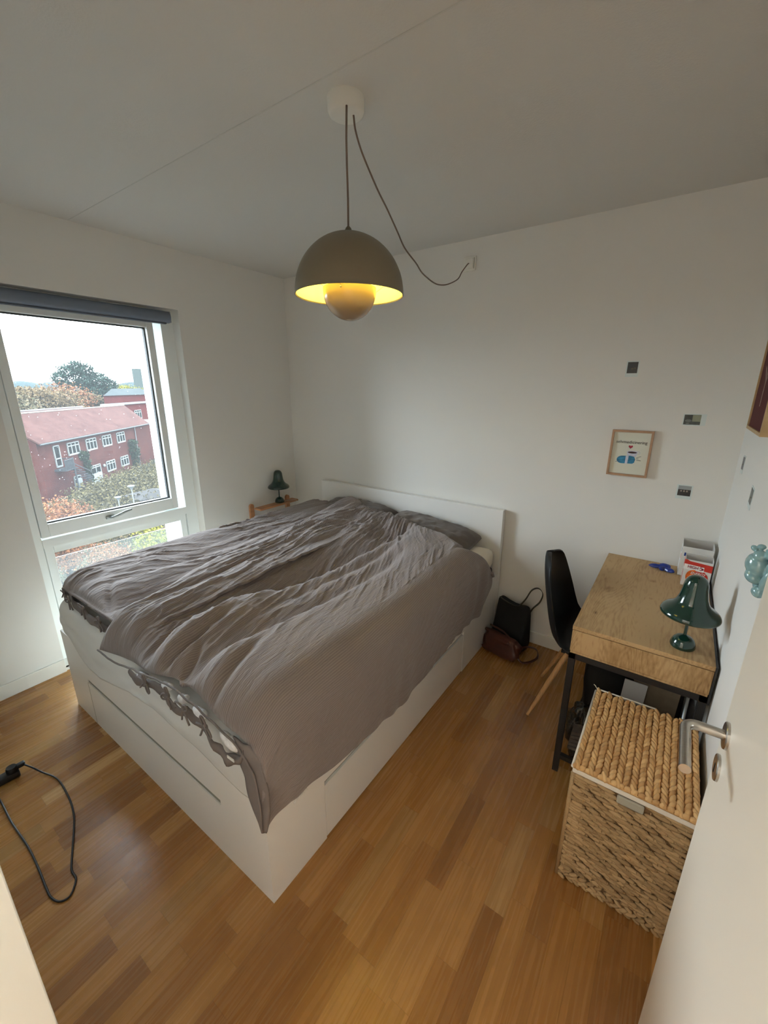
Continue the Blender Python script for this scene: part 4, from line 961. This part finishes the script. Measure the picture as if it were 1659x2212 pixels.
for q0, q1, rr_ in (((-.062, -.050), (-.044, -.044), .0012), ((.034, -.022), (.056, -.012), .0009), ((.037, -.034), (.058, -.036), .0012), ((.036, -.028), (.046, -.024), .0009)):
    b = MB(); b.tube([(q0[0], Y-.001, q0[1]), (q1[0], Y-.001, q1[1])], rr_, 6); b.build('knitting_needle', M_nd, fr)

# deep framed dark red picture on the right wall
rp_ = thing('framed_picture', 'dark red picture with pale leaf drawing in a deep wood frame, right wall', 'picture', (XW, -.62, 1.83))
hw, hh = .20, .29; D0 = -.040
b = MB(); f_ = .012
b.box(D0, -.001, -hw, -hw+f_, -hh, hh, .001); b.box(D0, -.001, hw-f_, hw, -hh, hh, .001); b.box(D0, -.001, -hw+f_, hw-f_, -hh, -hh+f_, .001); b.box(D0, -.001, -hw+f_, hw-f_, hh-f_, hh, .001)
b.build('frame', mat('ash_frame', srgb(188, 158, 116), .55, noise=(25, .12)), rp_)
MB().box(-.034, -.004, -hw+f_, hw-f_, -hh+f_, hh-f_).build('canvas', mat('wine_red_canvas', srgb(84, 24, 26), .85, bump=(300, .3, .001)), rp_)
b = MB()
for k in range(7):
    q = -.12+.04*k; b.poly([(-.0345, .02, q), (-.0345, .09-.006*k, q+.05), (-.0345, .10-.006*k, q+.064), (-.0345, .07-.006*k, q+.052)]); b.poly([(-.0345, .02, q), (-.0345, -.05+.006*k, q+.05), (-.0345, -.06+.006*k, q+.064), (-.0345, -.03+.006*k, q+.052)])
b.tube([(-.0345, .02, -.2), (-.0345, .02, .18)], .0015, 6); b.build('leaf_drawing', mat('leaf_grey_pink', srgb(168, 148, 136), .8), rp_)

# glazed figure on the wall beside the door
cf = thing('ceramic_figure', 'pale teal glazed ceramic figure mounted on the right wall beside the door edge', 'figurine', (3.106, -1.356, 1.262))
b = MB()
R_ = Vector((.62, -.78, 0)).normalized(); Dn = Vector((-.78, -.62, 0)).normalized(); Z_ = Vector((0, 0, 1))
def fig(px, pz, d, a1, a2, a3, rot=0):
    c = R_*px+Z_*pz+Dn*d; ca, sa = math.cos(rot), math.sin(rot); b.ell(c, (R_*ca+Z_*sa)*a1, (-R_*sa+Z_*ca)*a2, Dn*a3, 16, 12)
fig(-.016, .010, .0, .027, .032, .022, .5); fig(-.010, .036, .004, .018, .015, .015, -.2); fig(-.034, .048, 0, .010, .007, .007, -.5); fig(-.018, .058, 0, .010, .007, .008, .2); fig(.006, .054, .002, .009, .008, .008)
fig(-.012, -.018, .006, .022, .016, .018, -.5)
for k in range(3): fig(.020+.004*k, .062-.008*k, .006, .019, .0045, .005, .55+.05*k)
fig(.012, .045, .004, .012, .010, .008, .5); fig(.026, .020, .006, .012, .018, .012); fig(.022, -.014, .008, .0105, .032, .011, -.25); fig(.010, -.050, .008, .016, .014, .012, -.4)
fig(-.006, -.038, -.004, .011, .022, .010, .35); fig(.002, -.058, .0, .012, .010, .010); fig(.018, .004, -.012, .02, .03, .02)
o = b.build('glazed_body', M_teal, cf, True)
r = o.modifiers.new('r', 'REMESH'); r.mode = 'VOXEL'; r.voxel_size = .0016; r.use_smooth_shade = True
s = o.modifiers.new('s', 'SMOOTH'); s.iterations = 6; s.factor = .6
b = MB(); b.obox(Vector((.024, .01, .0)), (.024, 0, 0), (0, .012, 0), (0, 0, .012)); b.build('wall_mount', M_teal, cf)

# ------------------------------------------------------------------ power strip and cable on the floor
ps = thing('power_strip', 'black power strip with plug lying on the floor at the left edge', 'power strip', (.672, -2.448, 0), math.radians(86))
MB().box(-.085, .05, -.022, .022, .001, .032, .005).build('strip_body', M_black, ps, True, 30)
b = MB(); b.lathe((.028, 0, .032), [(.021, 0), (.021, .016), (.018, .024), (0, .024)], 24); b.box(.02, .075, -.012, .012, .034, .052, .005); b.build('plug', M_blackp, ps, True, 40)
b = MB()
b.tube(catmull([(.69, -2.38, .045), (.72, -2.362, .03), (.76, -2.34, .008), (.856, -2.312, .004), (1.0, -2.318, .004), (1.10, -2.335, .004), (1.165, -2.357, .004), (1.26, -2.395, .004), (1.332, -2.423, .004), (1.375, -2.425, .004), (1.402, -2.438, .004), (1.425, -2.462, .004), (1.413, -2.487, .004), (1.375, -2.499, .004), (1.327, -2.498, .004), (1.22, -2.491, .004), (1.101, -2.488, .004), (.93, -2.494, .004), (.772, -2.492, .004), (.62, -2.50, .004), (.45, -2.52, .004)]), .0035, 8)
o = b.build('power_cable', M_black, None, True); tag(o, 'thin black cable looping over the parquet from the power strip', 'cable')

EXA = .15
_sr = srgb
def srgb(r, g, b): return tuple(c*EXA for c in _sr(r, g, b))   # base colours darkened in place of dimmer daylight, to suit the room exposure
# ------------------------------------------------------------------ outside
_mat = mat
def mat(*a, **k): k.setdefault('spec', .06); return _mat(*a, **k)
K = 1.15; EA = Vector((-53.147, 15.638, 0)); Ed = Vector((-.66943, .74288, 0)); En = Vector((-.74288, -.66943, 0))
def zz(z): return 1.69+K*(z-1.69)
def EX(s, off, z): return EA+Ed*(K*s)+En*(K*off)+Vector((0, 0, zz(z)))
GZ = zz(-8.25)
def brickmat(name, c1, c2, sc=1.0):
    m = mat(name, c1, .95, spec=.04); N, L, bs = nodes(m); tc = N.new('ShaderNodeTexCoord')
    n = N.new('ShaderNodeTexNoise'); n.inputs['Scale'].default_value = .6; n.inputs['Detail'].default_value = 6
    n2 = N.new('ShaderNodeTexNoise'); n2.inputs['Scale'].default_value = 1.3; mp = N.new('ShaderNodeMapping'); mp.inputs['Scale'].default_value = (1, 1, 3.2)
    L.new(tc.outputs['Object'], n.inputs[0]); L.new(tc.outputs['Object'], mp.inputs[0]); L.new(mp.outputs[0], n2.inputs[0])
    rp = N.new('ShaderNodeValToRGB'); rp.color_ramp.elements[0].position = .35; rp.color_ramp.elements[1].position = .65
    rp.color_ramp.elements[0].color = (*c1, 1); rp.color_ramp.elements[1].color = (*c2, 1)
    L.new(mth(N, L, 'ADD', mth(N, L, 'MULTIPLY', n.outputs[0], .6), mth(N, L, 'MULTIPLY', n2.outputs[0], .4)), rp.inputs[0]); L.new(rp.outputs[0], bs.inputs['Base Color'])
    return m
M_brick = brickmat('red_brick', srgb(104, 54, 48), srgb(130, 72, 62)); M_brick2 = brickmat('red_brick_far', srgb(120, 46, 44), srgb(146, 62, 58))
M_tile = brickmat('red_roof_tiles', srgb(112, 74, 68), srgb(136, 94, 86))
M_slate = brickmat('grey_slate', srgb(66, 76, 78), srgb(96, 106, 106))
M_wframe = mat('white_window_paint', srgb(214, 218, 214), .5); M_wglass = mat('dark_window_glass', srgb(48, 52, 52), .15)
M_grey = mat('grey_zinc', srgb(96, 100, 104), .5); M_lgrey = mat('light_grey_fascia', srgb(190, 196, 198), .6)
def quadbox(P, name, m, parent):   # P: eight corners
    b = MB(); b.add(P, [(0, 3, 2, 1), (4, 5, 6, 7), (0, 1, 5, 4), (1, 2, 6, 5), (2, 3, 7, 6), (3, 0, 4, 7)]); return b.build(name, m, parent)
def exbox(s0, s1, o0, o1, z0, z1, name, m, parent):
    return quadbox([EX(s0, o0, z0), EX(s1, o0, z0), EX(s1, o1, z0), EX(s0, o1, z0), EX(s0, o0, z1), EX(s1, o0, z1), EX(s1, o1, z1), EX(s0, o1, z1)], name, m, parent)
def world_empty(name, label, cat, group=None): return thing(name, label, cat, (0, 0, 0), 0, group)
bd = world_empty('brick_building', 'long red brick building with tiled gable roof outside the window', 'building', 'brick buildings outside')
b = MB(); s0, s1 = -5.0, 17.0
w_ = [EX(s0, 0, -8.3), EX(s1, 0, -8.3), EX(s1, 6, -8.3), EX(s0, 6, -8.3), EX(s0, 0, -2.98), EX(s1, 0, -2.98), EX(s1, 6, -2.98), EX(s0, 6, -2.98), EX(s0, 3, -.85), EX(s1+1.2, 3, -.85)]
b.add(w_, [(0, 1, 5, 4), (1, 2, 6, 9, 5), (2, 3, 7, 6), (3, 0, 4, 8, 7), (4, 5, 9, 8), (6, 7, 8, 9)]); b.build('brick_wall', M_brick, bd)
def slab(A, B, C, D, th, name, m, par):
    A, B, C, D = map(Vector, (A, B, C, D)); n = (B-A).cross(D-A).normalized()*th
    return quadbox([A, B, C, D, A+n, B+n, C+n, D+n], name, m, par)
slab(EX(s0-.25, -.4, -3.05), EX(s1+.1, -.4, -3.05), EX(s1+1.5, 3, -.74), EX(s0-.25, 3, -.74), .15, 'roof', M_tile, bd)
slab(EX(s0-.25, 3, -.74), EX(s1+1.5, 3, -.74), EX(s1+.1, 6.4, -3.05), EX(s0-.25, 6.4, -3.05), .15, 'roof', M_tile, bd)
b = MB(); b.tube([EX(s0-.3, 3, -.62), EX(s1+1.5, 3, -.62)], .13, 8); b.build('ridge', mat('mortared_ridge', srgb(176, 160, 150), .8, noise=(3, .4)), bd)
b = MB(); b.tube([EX(s0-.25, -.5, -3.05), EX(s1+.1, -.5, -3.05)], .09, 8); b.build('gutter', M_grey, bd)
b = MB(); b.tube([EX(13.54, -.1, -3.0), EX(13.4, -.1, -8.2)], .06, 8); b.build('downpipe', M_lgrey, bd)
def fwin(s0, s1, z0, z1, par, off=0, cols=3, tr=.28):
    f = MB(); t_ = .09
    def fb(a, b_, c, d): f.add([EX(a, off-.09, c), EX(b_, off-.09, c), EX(b_, off+.02, c), EX(a, off+.02, c), EX(a, off-.09, d), EX(b_, off-.09, d), EX(b_, off+.02, d), EX(a, off+.02, d)], [(0, 3, 2, 1), (4, 5, 6, 7), (0, 1, 5, 4), (1, 2, 6, 5), (2, 3, 7, 6), (3, 0, 4, 7)])
    fb(s0, s1, z0-.06, z0+t_); fb(s0, s1, z1-t_, z1); fb(s0, s0+t_, z0, z1); fb(s1-t_, s1, z0, z1)
    for k in range(1, cols): x = s0+(s1-s0)*k/cols; fb(x-t_/2, x+t_/2, z0, z1)
    zt = z1-(z1-z0)*tr; fb(s0, s1, zt-t_/2, zt+t_/2)
    o = f.build('window', M_wframe, par)
    g = MB(); g.add([EX(s0+.02, off-.03, z0), EX(s1-.02, off-.03, z0), EX(s1-.02, off-.03, z1), EX(s0+.02, off-.03, z1)], [(0, 1, 2, 3)]); g.build('pane', M_wglass, o)
for s_ in (-.92, 2.28, 5.46, 8.72): fwin(s_, s_+1.95, -4.6, -3.42, bd)
for s_ in (5.41, 8.71): fwin(s_, s_+1.92, -7.42, -6.28, bd)
fwin(-3.02, -2.14, -5.38, -3.42, bd, cols=1, tr=.62)
fwin(2.2, 4.15, -7.2, -6.25, bd, cols=2, tr=.25)
exbox(2.2, 4.15, -.1, 0, -8.2, -7.2, 'double_door', M_wframe, bd)
fwin(-.9, .2, -7.9, -6.7, bd, cols=2)
exbox(-3.4, -2.0, -1.0, 0, -5.72, -5.55, 'balcony_floor', M_grey, bd)
b = MB()
for k in range(14): s_ = -3.4+k*.107; b.tube([EX(s_, -1.0, -5.6), EX(s_, -1.0, -4.75)], .035, 5)
b.tube([EX(-3.4, -1.0, -4.72), EX(-2.0, -1.0, -4.72), EX(-2.0, 0, -4.72)], .05, 6); b.build('balcony_rail', M_grey, bd)
b = MB(); b.tube([EX(-2.1, -1.0, -8.2), EX(-2.1, -1.0, -4.6)], .09, 8)
for k in range(12):
    a = k*.42; b.obox(EX(-1.1+.5*math.cos(a+2.4), -1.0+.5*math.sin(a+2.4), -5.7-k*.21), Vector((math.cos(a), math.sin(a), 0))*.55, Vector((-math.sin(a), math.cos(a), 0))*.2, (0, 0, .04))
b.tube([EX(-1.1+.8*math.cos(k*.3+2.4), -1.0+.8*math.sin(k*.3+2.4), -4.85-k*.17) for k in range(17)],   .05, 6); b.build('spiral_stair', M_grey, bd)
exbox(-.9, -.1, -.35, -.3, -7.75, -7.0, 'notice_board', M_wframe, bd)
b = MB(); b.ell(EX(4.75, -.15, -6.6), Ed*.2, En*.15, (0, 0, .2)); b.build('wall_lamp', M_wframe, bd, True)
bw = world_empty('brick_wing', 'darker red brick wall continuing right of the tiled building', 'building', 'brick buildings outside')
exbox(17.0, 26, .6, 6, -8.3, -3.25, 'brick_wall', M_brick, bw); exbox(16.9, 26.1, .4, 6.2, -3.25, -3.05, 'flat_roof', M_grey, bw)
b2 = world_empty('brick_building', 'red brick building with grey slate roof and white fascia behind the tiled roof', 'building', 'brick buildings outside')
def skew(s0, s1, o0, o1, z0, z1, name, m, par, k=2.1):
    d = k*(o1-o0); return quadbox([EX(s0, o0, z0), EX(s1, o0, z0), EX(s1+d, o1, z0), EX(s0+d, o1, z0), EX(s0, o0, z1), EX(s1, o0, z1), EX(s1+d, o1, z1), EX(s0+d, o1, z1)], name, m, par)
skew(31.9, 52, 12, 18, -8, .42, 'brick_wall', M_brick2, b2)
b = MB(); b.add([EX(31.2, 11.6, .42), EX(53, 11.6, .42), EX(66, 18.4, .42), EX(45.5, 18.4, .42), EX(41.4, 15, 1.5), EX(53, 15, 1.6), EX(54, 15.6, 1.6), EX(42.6, 15.6, 1.5)], [(0, 3, 2, 1), (4, 5, 6, 7), (0, 1, 5, 4), (1, 2, 6, 5), (2, 3, 7, 6), (3, 0, 4, 7)]); b.build('slate_roof', M_slate, b2)
skew(27.0, 46, 10.3, 12, -1.12, -.88, 'fascia', M_lgrey, b2); skew(28.2, 46, 10.7, 11.98, -8, -1.12, 'lower_wall', M_brick2, b2)
fwin(38.9, 41.6, -3.8, -2.25, b2, off=10.62, cols=3)
b3 = world_empty('brick_building', 'second red tiled roof showing just behind the long tiled roof', 'building', 'brick buildings outside')
exbox(-6, 20.5, 8.2, 14, -8.3, -3, 'brick_wall', M_brick2, b3)
slab(EX(-6, 7.8, -2.9), EX(20.8, 7.8, -2.9), EX(21.6, 10, -1.02), EX(-6, 10, -1.02), .12, 'roof', M_tile, b3); slab(EX(-6, 10, -1.02), EX(21.6, 10, -1.02), EX(22.6, 13, -2.9), EX(-6, 13, -2.9), .12, 'roof', M_tile, b3)
b = MB(); b.tube([EX(-6, 10, -.92), EX(21.6, 10, -.92)], .13, 8); b.build('ridge', M_lgrey, b3)
sh_ = world_empty('garden_shed', 'small grey shed with pale roof at the right edge of the view', 'shed')
def cbox(c, sx, sy, sz, name, m, par, rz=0):
    b = MB(); R = Matrix.Rotation(rz, 3, 'Z'); b.obox(Vector(c)+Vector((0, 0, sz)), R @ Vector((sx, 0, 0)), R @ Vector((0, sy, 0)), (0, 0, sz)); return b.build(name, m, par)
cbox((-35.5, 15.2, GZ), 1.2, 1.4, 1.1, 'shed_wall', mat('grey_boards', srgb(120, 116, 112), .8), sh_, .3)
b = MB(); b.add([(-37.2, 13.4, GZ+2.15), (-34.0, 13.5, GZ+2.15), (-33.9, 17, GZ+2.15), (-37.1, 17, GZ+2.15), (-35.5, 15.2, GZ+2.7)], [(0, 1, 4), (1, 2, 4), (2, 3, 4), (3, 0, 4), (0, 3, 2, 1)]); b.build('shed_roof', mat('pale_felt', srgb(92, 88, 86), .8), sh_)

def leafmat(name, c1, c2):
    m = mat(name, c1, .8, spec=.15); N, L, bs = nodes(m); geo = N.new('ShaderNodeNewGeometry'); rp = N.new('ShaderNodeValToRGB')
    rp.color_ramp.elements[0].color = (*c1, 1); rp.color_ramp.elements[1].color = (*c2, 1); L.new(geo.outputs['Random Per Island'], rp.inputs[0]); L.new(rp.outputs[0], bs.inputs['Base Color']); return m
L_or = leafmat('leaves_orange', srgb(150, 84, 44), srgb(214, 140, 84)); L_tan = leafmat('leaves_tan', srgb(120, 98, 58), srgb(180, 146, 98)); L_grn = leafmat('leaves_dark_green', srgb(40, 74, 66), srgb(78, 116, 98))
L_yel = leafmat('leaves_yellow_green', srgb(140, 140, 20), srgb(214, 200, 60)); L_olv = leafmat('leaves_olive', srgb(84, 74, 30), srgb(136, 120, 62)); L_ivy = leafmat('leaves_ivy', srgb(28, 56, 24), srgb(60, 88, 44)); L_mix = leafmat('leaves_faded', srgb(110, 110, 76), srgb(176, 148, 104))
M_bark = mat('bark', srgb(70, 58, 48), .9, noise=(6, .3))
def leaves(blobs, n, sz, name, m, par):
    """blobs: (centre, rx, ry, rz); leaf quads scattered through the shells"""
    vol = np.array([b_[1]*b_[2]*b_[3] for b_ in blobs])**.8; vol /= vol.sum(); V = []; F = []
    for (c, rx, ry, rz), f in zip(blobs, vol):
        k = max(8, int(n*f)); d = rng.normal(size=(k, 3)); d /= np.linalg.norm(d, axis=1, keepdims=True); r = rng.uniform(.55, 1.05, (k, 1))
        clump = .82+.3*rng.rand(k, 1)
        P = np.array(c)+d*r*clump*np.array([rx, ry, rz])
        A = rng.normal(size=(k, 3)); A /= np.linalg.norm(A, axis=1, keepdims=True); B = np.cross(A, rng.normal(size=(k, 3))); B /= np.linalg.norm(B, axis=1, keepdims=True)
        s = sz*rng.uniform(.6, 1.3, (k, 1)); Q = np.stack([P-A*s, P-B*s*.6, P+A*s, P+B*s*.6], 1).reshape(-1, 3)
        base = len(V); V += Q.tolist(); F += [(base+4*i, base+4*i+1, base+4*i+2, base+4*i+3) for i in range(k)]
    return link_mesh(name, V, F, m, par)
def tree(name, label, cat, base, blobs, n, sz, m, tr=.15, group=None, branches=6):
    t = thing(name, label, cat, base, group=group); B = Vector(base)
    bl = [((c[0]-B.x, c[1]-B.y, c[2]-B.z), rx, ry, rz) for (c, rx, ry, rz) in blobs]
    leaves(bl, n, sz, 'foliage', m, t)
    top = Vector(bl[0][0]); b = MB(); b.tube([(0, 0, 0), top*.5+Vector((.1, 0, 0)), top], [tr, tr*.8, tr*.4], 8)
    for k in range(branches):
        q = bl[k % len(bl)]; e = Vector(q[0])+Vector((random.uniform(-1, 1)*q[1]*.6, random.uniform(-1, 1)*q[2]*.6, random.uniform(-.3, .7)*q[3])); s = top*random.uniform(.35, .8); b.tube([s, (s+e)/2+Vector((0, 0, -.1)), e], [tr*.4, tr*.28, tr*.1], 5)
    b.build('trunk', M_bark, t); return t
def blobset(c, R, Rz, k, sp=.6):
    out = [(tuple(c), R, R, Rz)]
    for _ in range(k): out.append(((c[0]+random.uniform(-1, 1)*R*sp, c[1]+random.uniform(-1, 1)*R*sp, c[2]+random.uniform(-1, 1)*Rz*sp), R*.5, R*.5, Rz*.5))
    return out
c = (-124.5, 43.3, 6.0); bl = []
for (dx, dz, r) in ((0, 3.4, 3.4), (-3.4, 1.6, 3.6), (3.0, 2.4, 3.4), (-6.0, -.8, 3.4), (1.5, -1.5, 4.2), (6.8, -1.2, 4.2), (10, -3.0, 3.6), (4.5, -5.5, 4.5), (8.0, -7.5, 4.0), (2.5, -9.5, 3.6), (-4.0, -3.4, 2.8)):
    bl.append(((c[0]+dx*.36*.64, c[1]+dx*.93*.64, c[2]-1.6+dz*.66), r*.58, r*.58, r*.5))
tree('conifer', 'large dark blue-green conifer rising above the roofs outside', 'tree', (-121.5, 48, GZ), bl, 11000, .26, L_grn, .6)
Gt = 'trees beyond the buildings'
for i, (c, R, Rz, mm, lb) in enumerate([((-81.2, 17.0, -1.2), 6.5, 4.0, L_mix, 'faded green tree at the far left beyond the long roof'), ((-88.8, 24.3, -.6), 7.0, 4.3, L_tan, 'tan autumn tree beyond the long roof, left of the rusty tree'),
    ((-96.6, 29.8, -.2), 6.5, 4.8, L_or, 'rusty orange tree beyond the roof, left of the conifer'), ((-104, 36.4, -1.4), 5.5, 4.2, L_tan, 'tan tree at the foot of the dark conifer'), ((-96.4, 20.5, -.2), 7, 3.6, L_mix, 'faded green treetop at the left on the skyline'),
    ((-163.6, 69.5, 1.0), 9, 3.4, L_yel, 'yellow-green treetop behind the slate roof'), ((-150, 60, .2), 8, 3.2, L_tan, 'tan treetop between the conifer and the slate roof')]):
    tree('autumn_tree', lb, 'tree', (c[0], c[1], GZ), blobset((c[0], c[1], c[2]-1.0), R*.85, Rz*.8, 9), 9000, .22, mm, .4, Gt)
fc = (-14.6, 2.1, -3.35)
tree('maple_tree', 'bright orange autumn tree close outside, in front of the brick building', 'tree', (-14.6, 2.1, GZ), blobset(fc, 1.25, 1.25, 8, .75)+[((-15.2, 3.1, -3.5), .7, .7, .6), ((-13.6, 1.0, -3.4), .7, .7, .8), ((-14.8, 2.4, -2.45), .45, .45, .45)], 14000, .045, L_or, .12)
tree('maple_tree', 'orange leaves peeping in at the left edge of the window before the brick gable', 'tree', (-26, 1.55, GZ), blobset((-26, 1.62, -1.6), .7, 1.5, 4), 500, .12, L_or, .1)
tree('yellow_shrub', 'bright yellow-green shrub low at the right of the lower pane', 'shrub', (-15, 5.25, GZ), blobset((-15, 5.3, -4.7), .75, 1.0, 5), 1600, .075, L_yel, .08)
tree('yellow_shrub', 'small lime bush in front of the ivy at the end of the brick building', 'shrub', tuple(EX(14.5, -3.0, -8.25)), blobset(tuple(EX(14.5, -3.0, -7.6)), 1.3, .9, 3), 600, .2, L_yel, .08)
# ivy on the facade
def ivy(label, blobs, n): 
    o = leaves([(tuple(EX(s, -.15, z)), abs(Ed.x)*rs+.1, abs(Ed.y)*rs+.1, rz) for s, z, rs, rz in blobs], n, .14, 'ivy', L_ivy, None); tag(o, label, 'ivy', 'ivy on the brick building')
ivy('tall ivy patch at the right end of the brick facade', [(11.8, -5.0, 1.1, .6), (11.9, -6.0, 1.25, 1.0), (12.0, -7.2, 1.0, 1.1)], 1500)
ivy('ivy patch beside the spiral stair on the brick facade', [(1.1, -4.9, .8, .55), (1.5, -5.9, .55, 1.1), (1.6, -7.2, .45, 1.1)], 1200)
# hedge
hb = []
for px, py in ((-43.2, 13), (-44.8, 14.9), (-47.4, 17.5), (-48.7, 19.6), (-51.7, 22.7), (-39.7, 12.4), (-39.3, 13.6), (-40.7, 15.9), (-41.2, 18), (-45.9, 20.1), (-42.6, 14.6), (-43.5, 16.3), (-44.5, 18.2), (-38, 9.0), (-40, 12), (-41, 15), (-43, 18), (-36, 12.5), (-38, 15.5), (-40, 18.5), (-33, 10.2), (-35, 14.6), (-37, 17.5)): hb.append(((px, py, GZ+1.0), 2.4, 2.4, 1.6))
o = leaves(hb, 30000, .13, 'hedge', L_olv, None); tag(o, 'broad olive-brown hedge in front of the brick building', 'hedge')
# undergrowth below: many small autumn bushes, uncountable
ub = []; 
for _ in range(70):
    x = random.uniform(-34, -14); f = (-x)/20; y = random.uniform(-.5, 10)*f*.9+1; ub.append(((x, y, GZ+.5), random.uniform(.8, 1.7), random.uniform(.8, 1.7), random.uniform(.6, 1.3)))
o = leaves(ub[:34], 20000, .06, 'undergrowth', L_mix, None); tag(o, 'pale autumn undergrowth on the slope below the window', 'bushes', kind='stuff')
o = leaves(ub[34:], 18000, .06, 'undergrowth', L_tan, None); tag(o, 'yellow and rust coloured scrub below the window', 'bushes', kind='stuff')
o = leaves([((-22+random.uniform(-4, 4), 3+random.uniform(-3, 4), GZ+1.6), 1.3, 1.3, .9) for _ in range(9)], 9000, .06, 'russet_bushes', L_or, None); tag(o, 'russet bushes seen through the lower pane', 'bushes', kind='stuff')
def lamp_post(label, x, y, h_, s):
    t = thing('street_lamp', label, 'street lamp', (x, y, GZ), group='lamp posts outside')
    MB().tube([(0, 0, 0), (0, 0, h_)], .05*s, 8).build('post', M_lgrey, t); MB().lathe((0, 0, h_), [(.05, -.25), (.12, -.12), (.30*s, 0), (.30*s, .04), (0, .10)], 20).build('lamp_head', M_lgrey, t)
lamp_post('round-topped grey lamp post in front of the olive hedge', -29.3, 10.95, -5.2-GZ, .8)
lamp_post('lower grey lamp head in front of the hedge, left of the taller one', -33, 11.4, -6.7-GZ, .8)
g = MB(); g.add([(-400, -300, GZ), (-4, -300, GZ), (-4, 300, GZ), (-400, 300, GZ)], [(0, 1, 2, 3)])
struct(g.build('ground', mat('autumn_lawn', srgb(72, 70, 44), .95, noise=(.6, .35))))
b = MB()
for k in range(24):
    y = -40+k*14; b.ell((-380+random.uniform(-10, 10), y*1.3+60, GZ), (30, 0, 0), (0, random.uniform(14, 22), 0), (0, 0, random.uniform(12, 17)), 12, 8)
struct(b.build('hills', mat('haze_tinted_woods', srgb(92, 110, 112), .95, noise=(.05, .3)), None, True))  # distance haze is put into the blue-grey base colour
ft = world_empty('tower_block', 'grey tower block far away on the skyline at the right', 'building')
cbox((-210, 101, GZ), 4, 1.6, 10, 'tower', mat('grey_concrete', srgb(120, 132, 128), .8), ft, .8)
# pale outside of the neighbouring bay seen through the glass
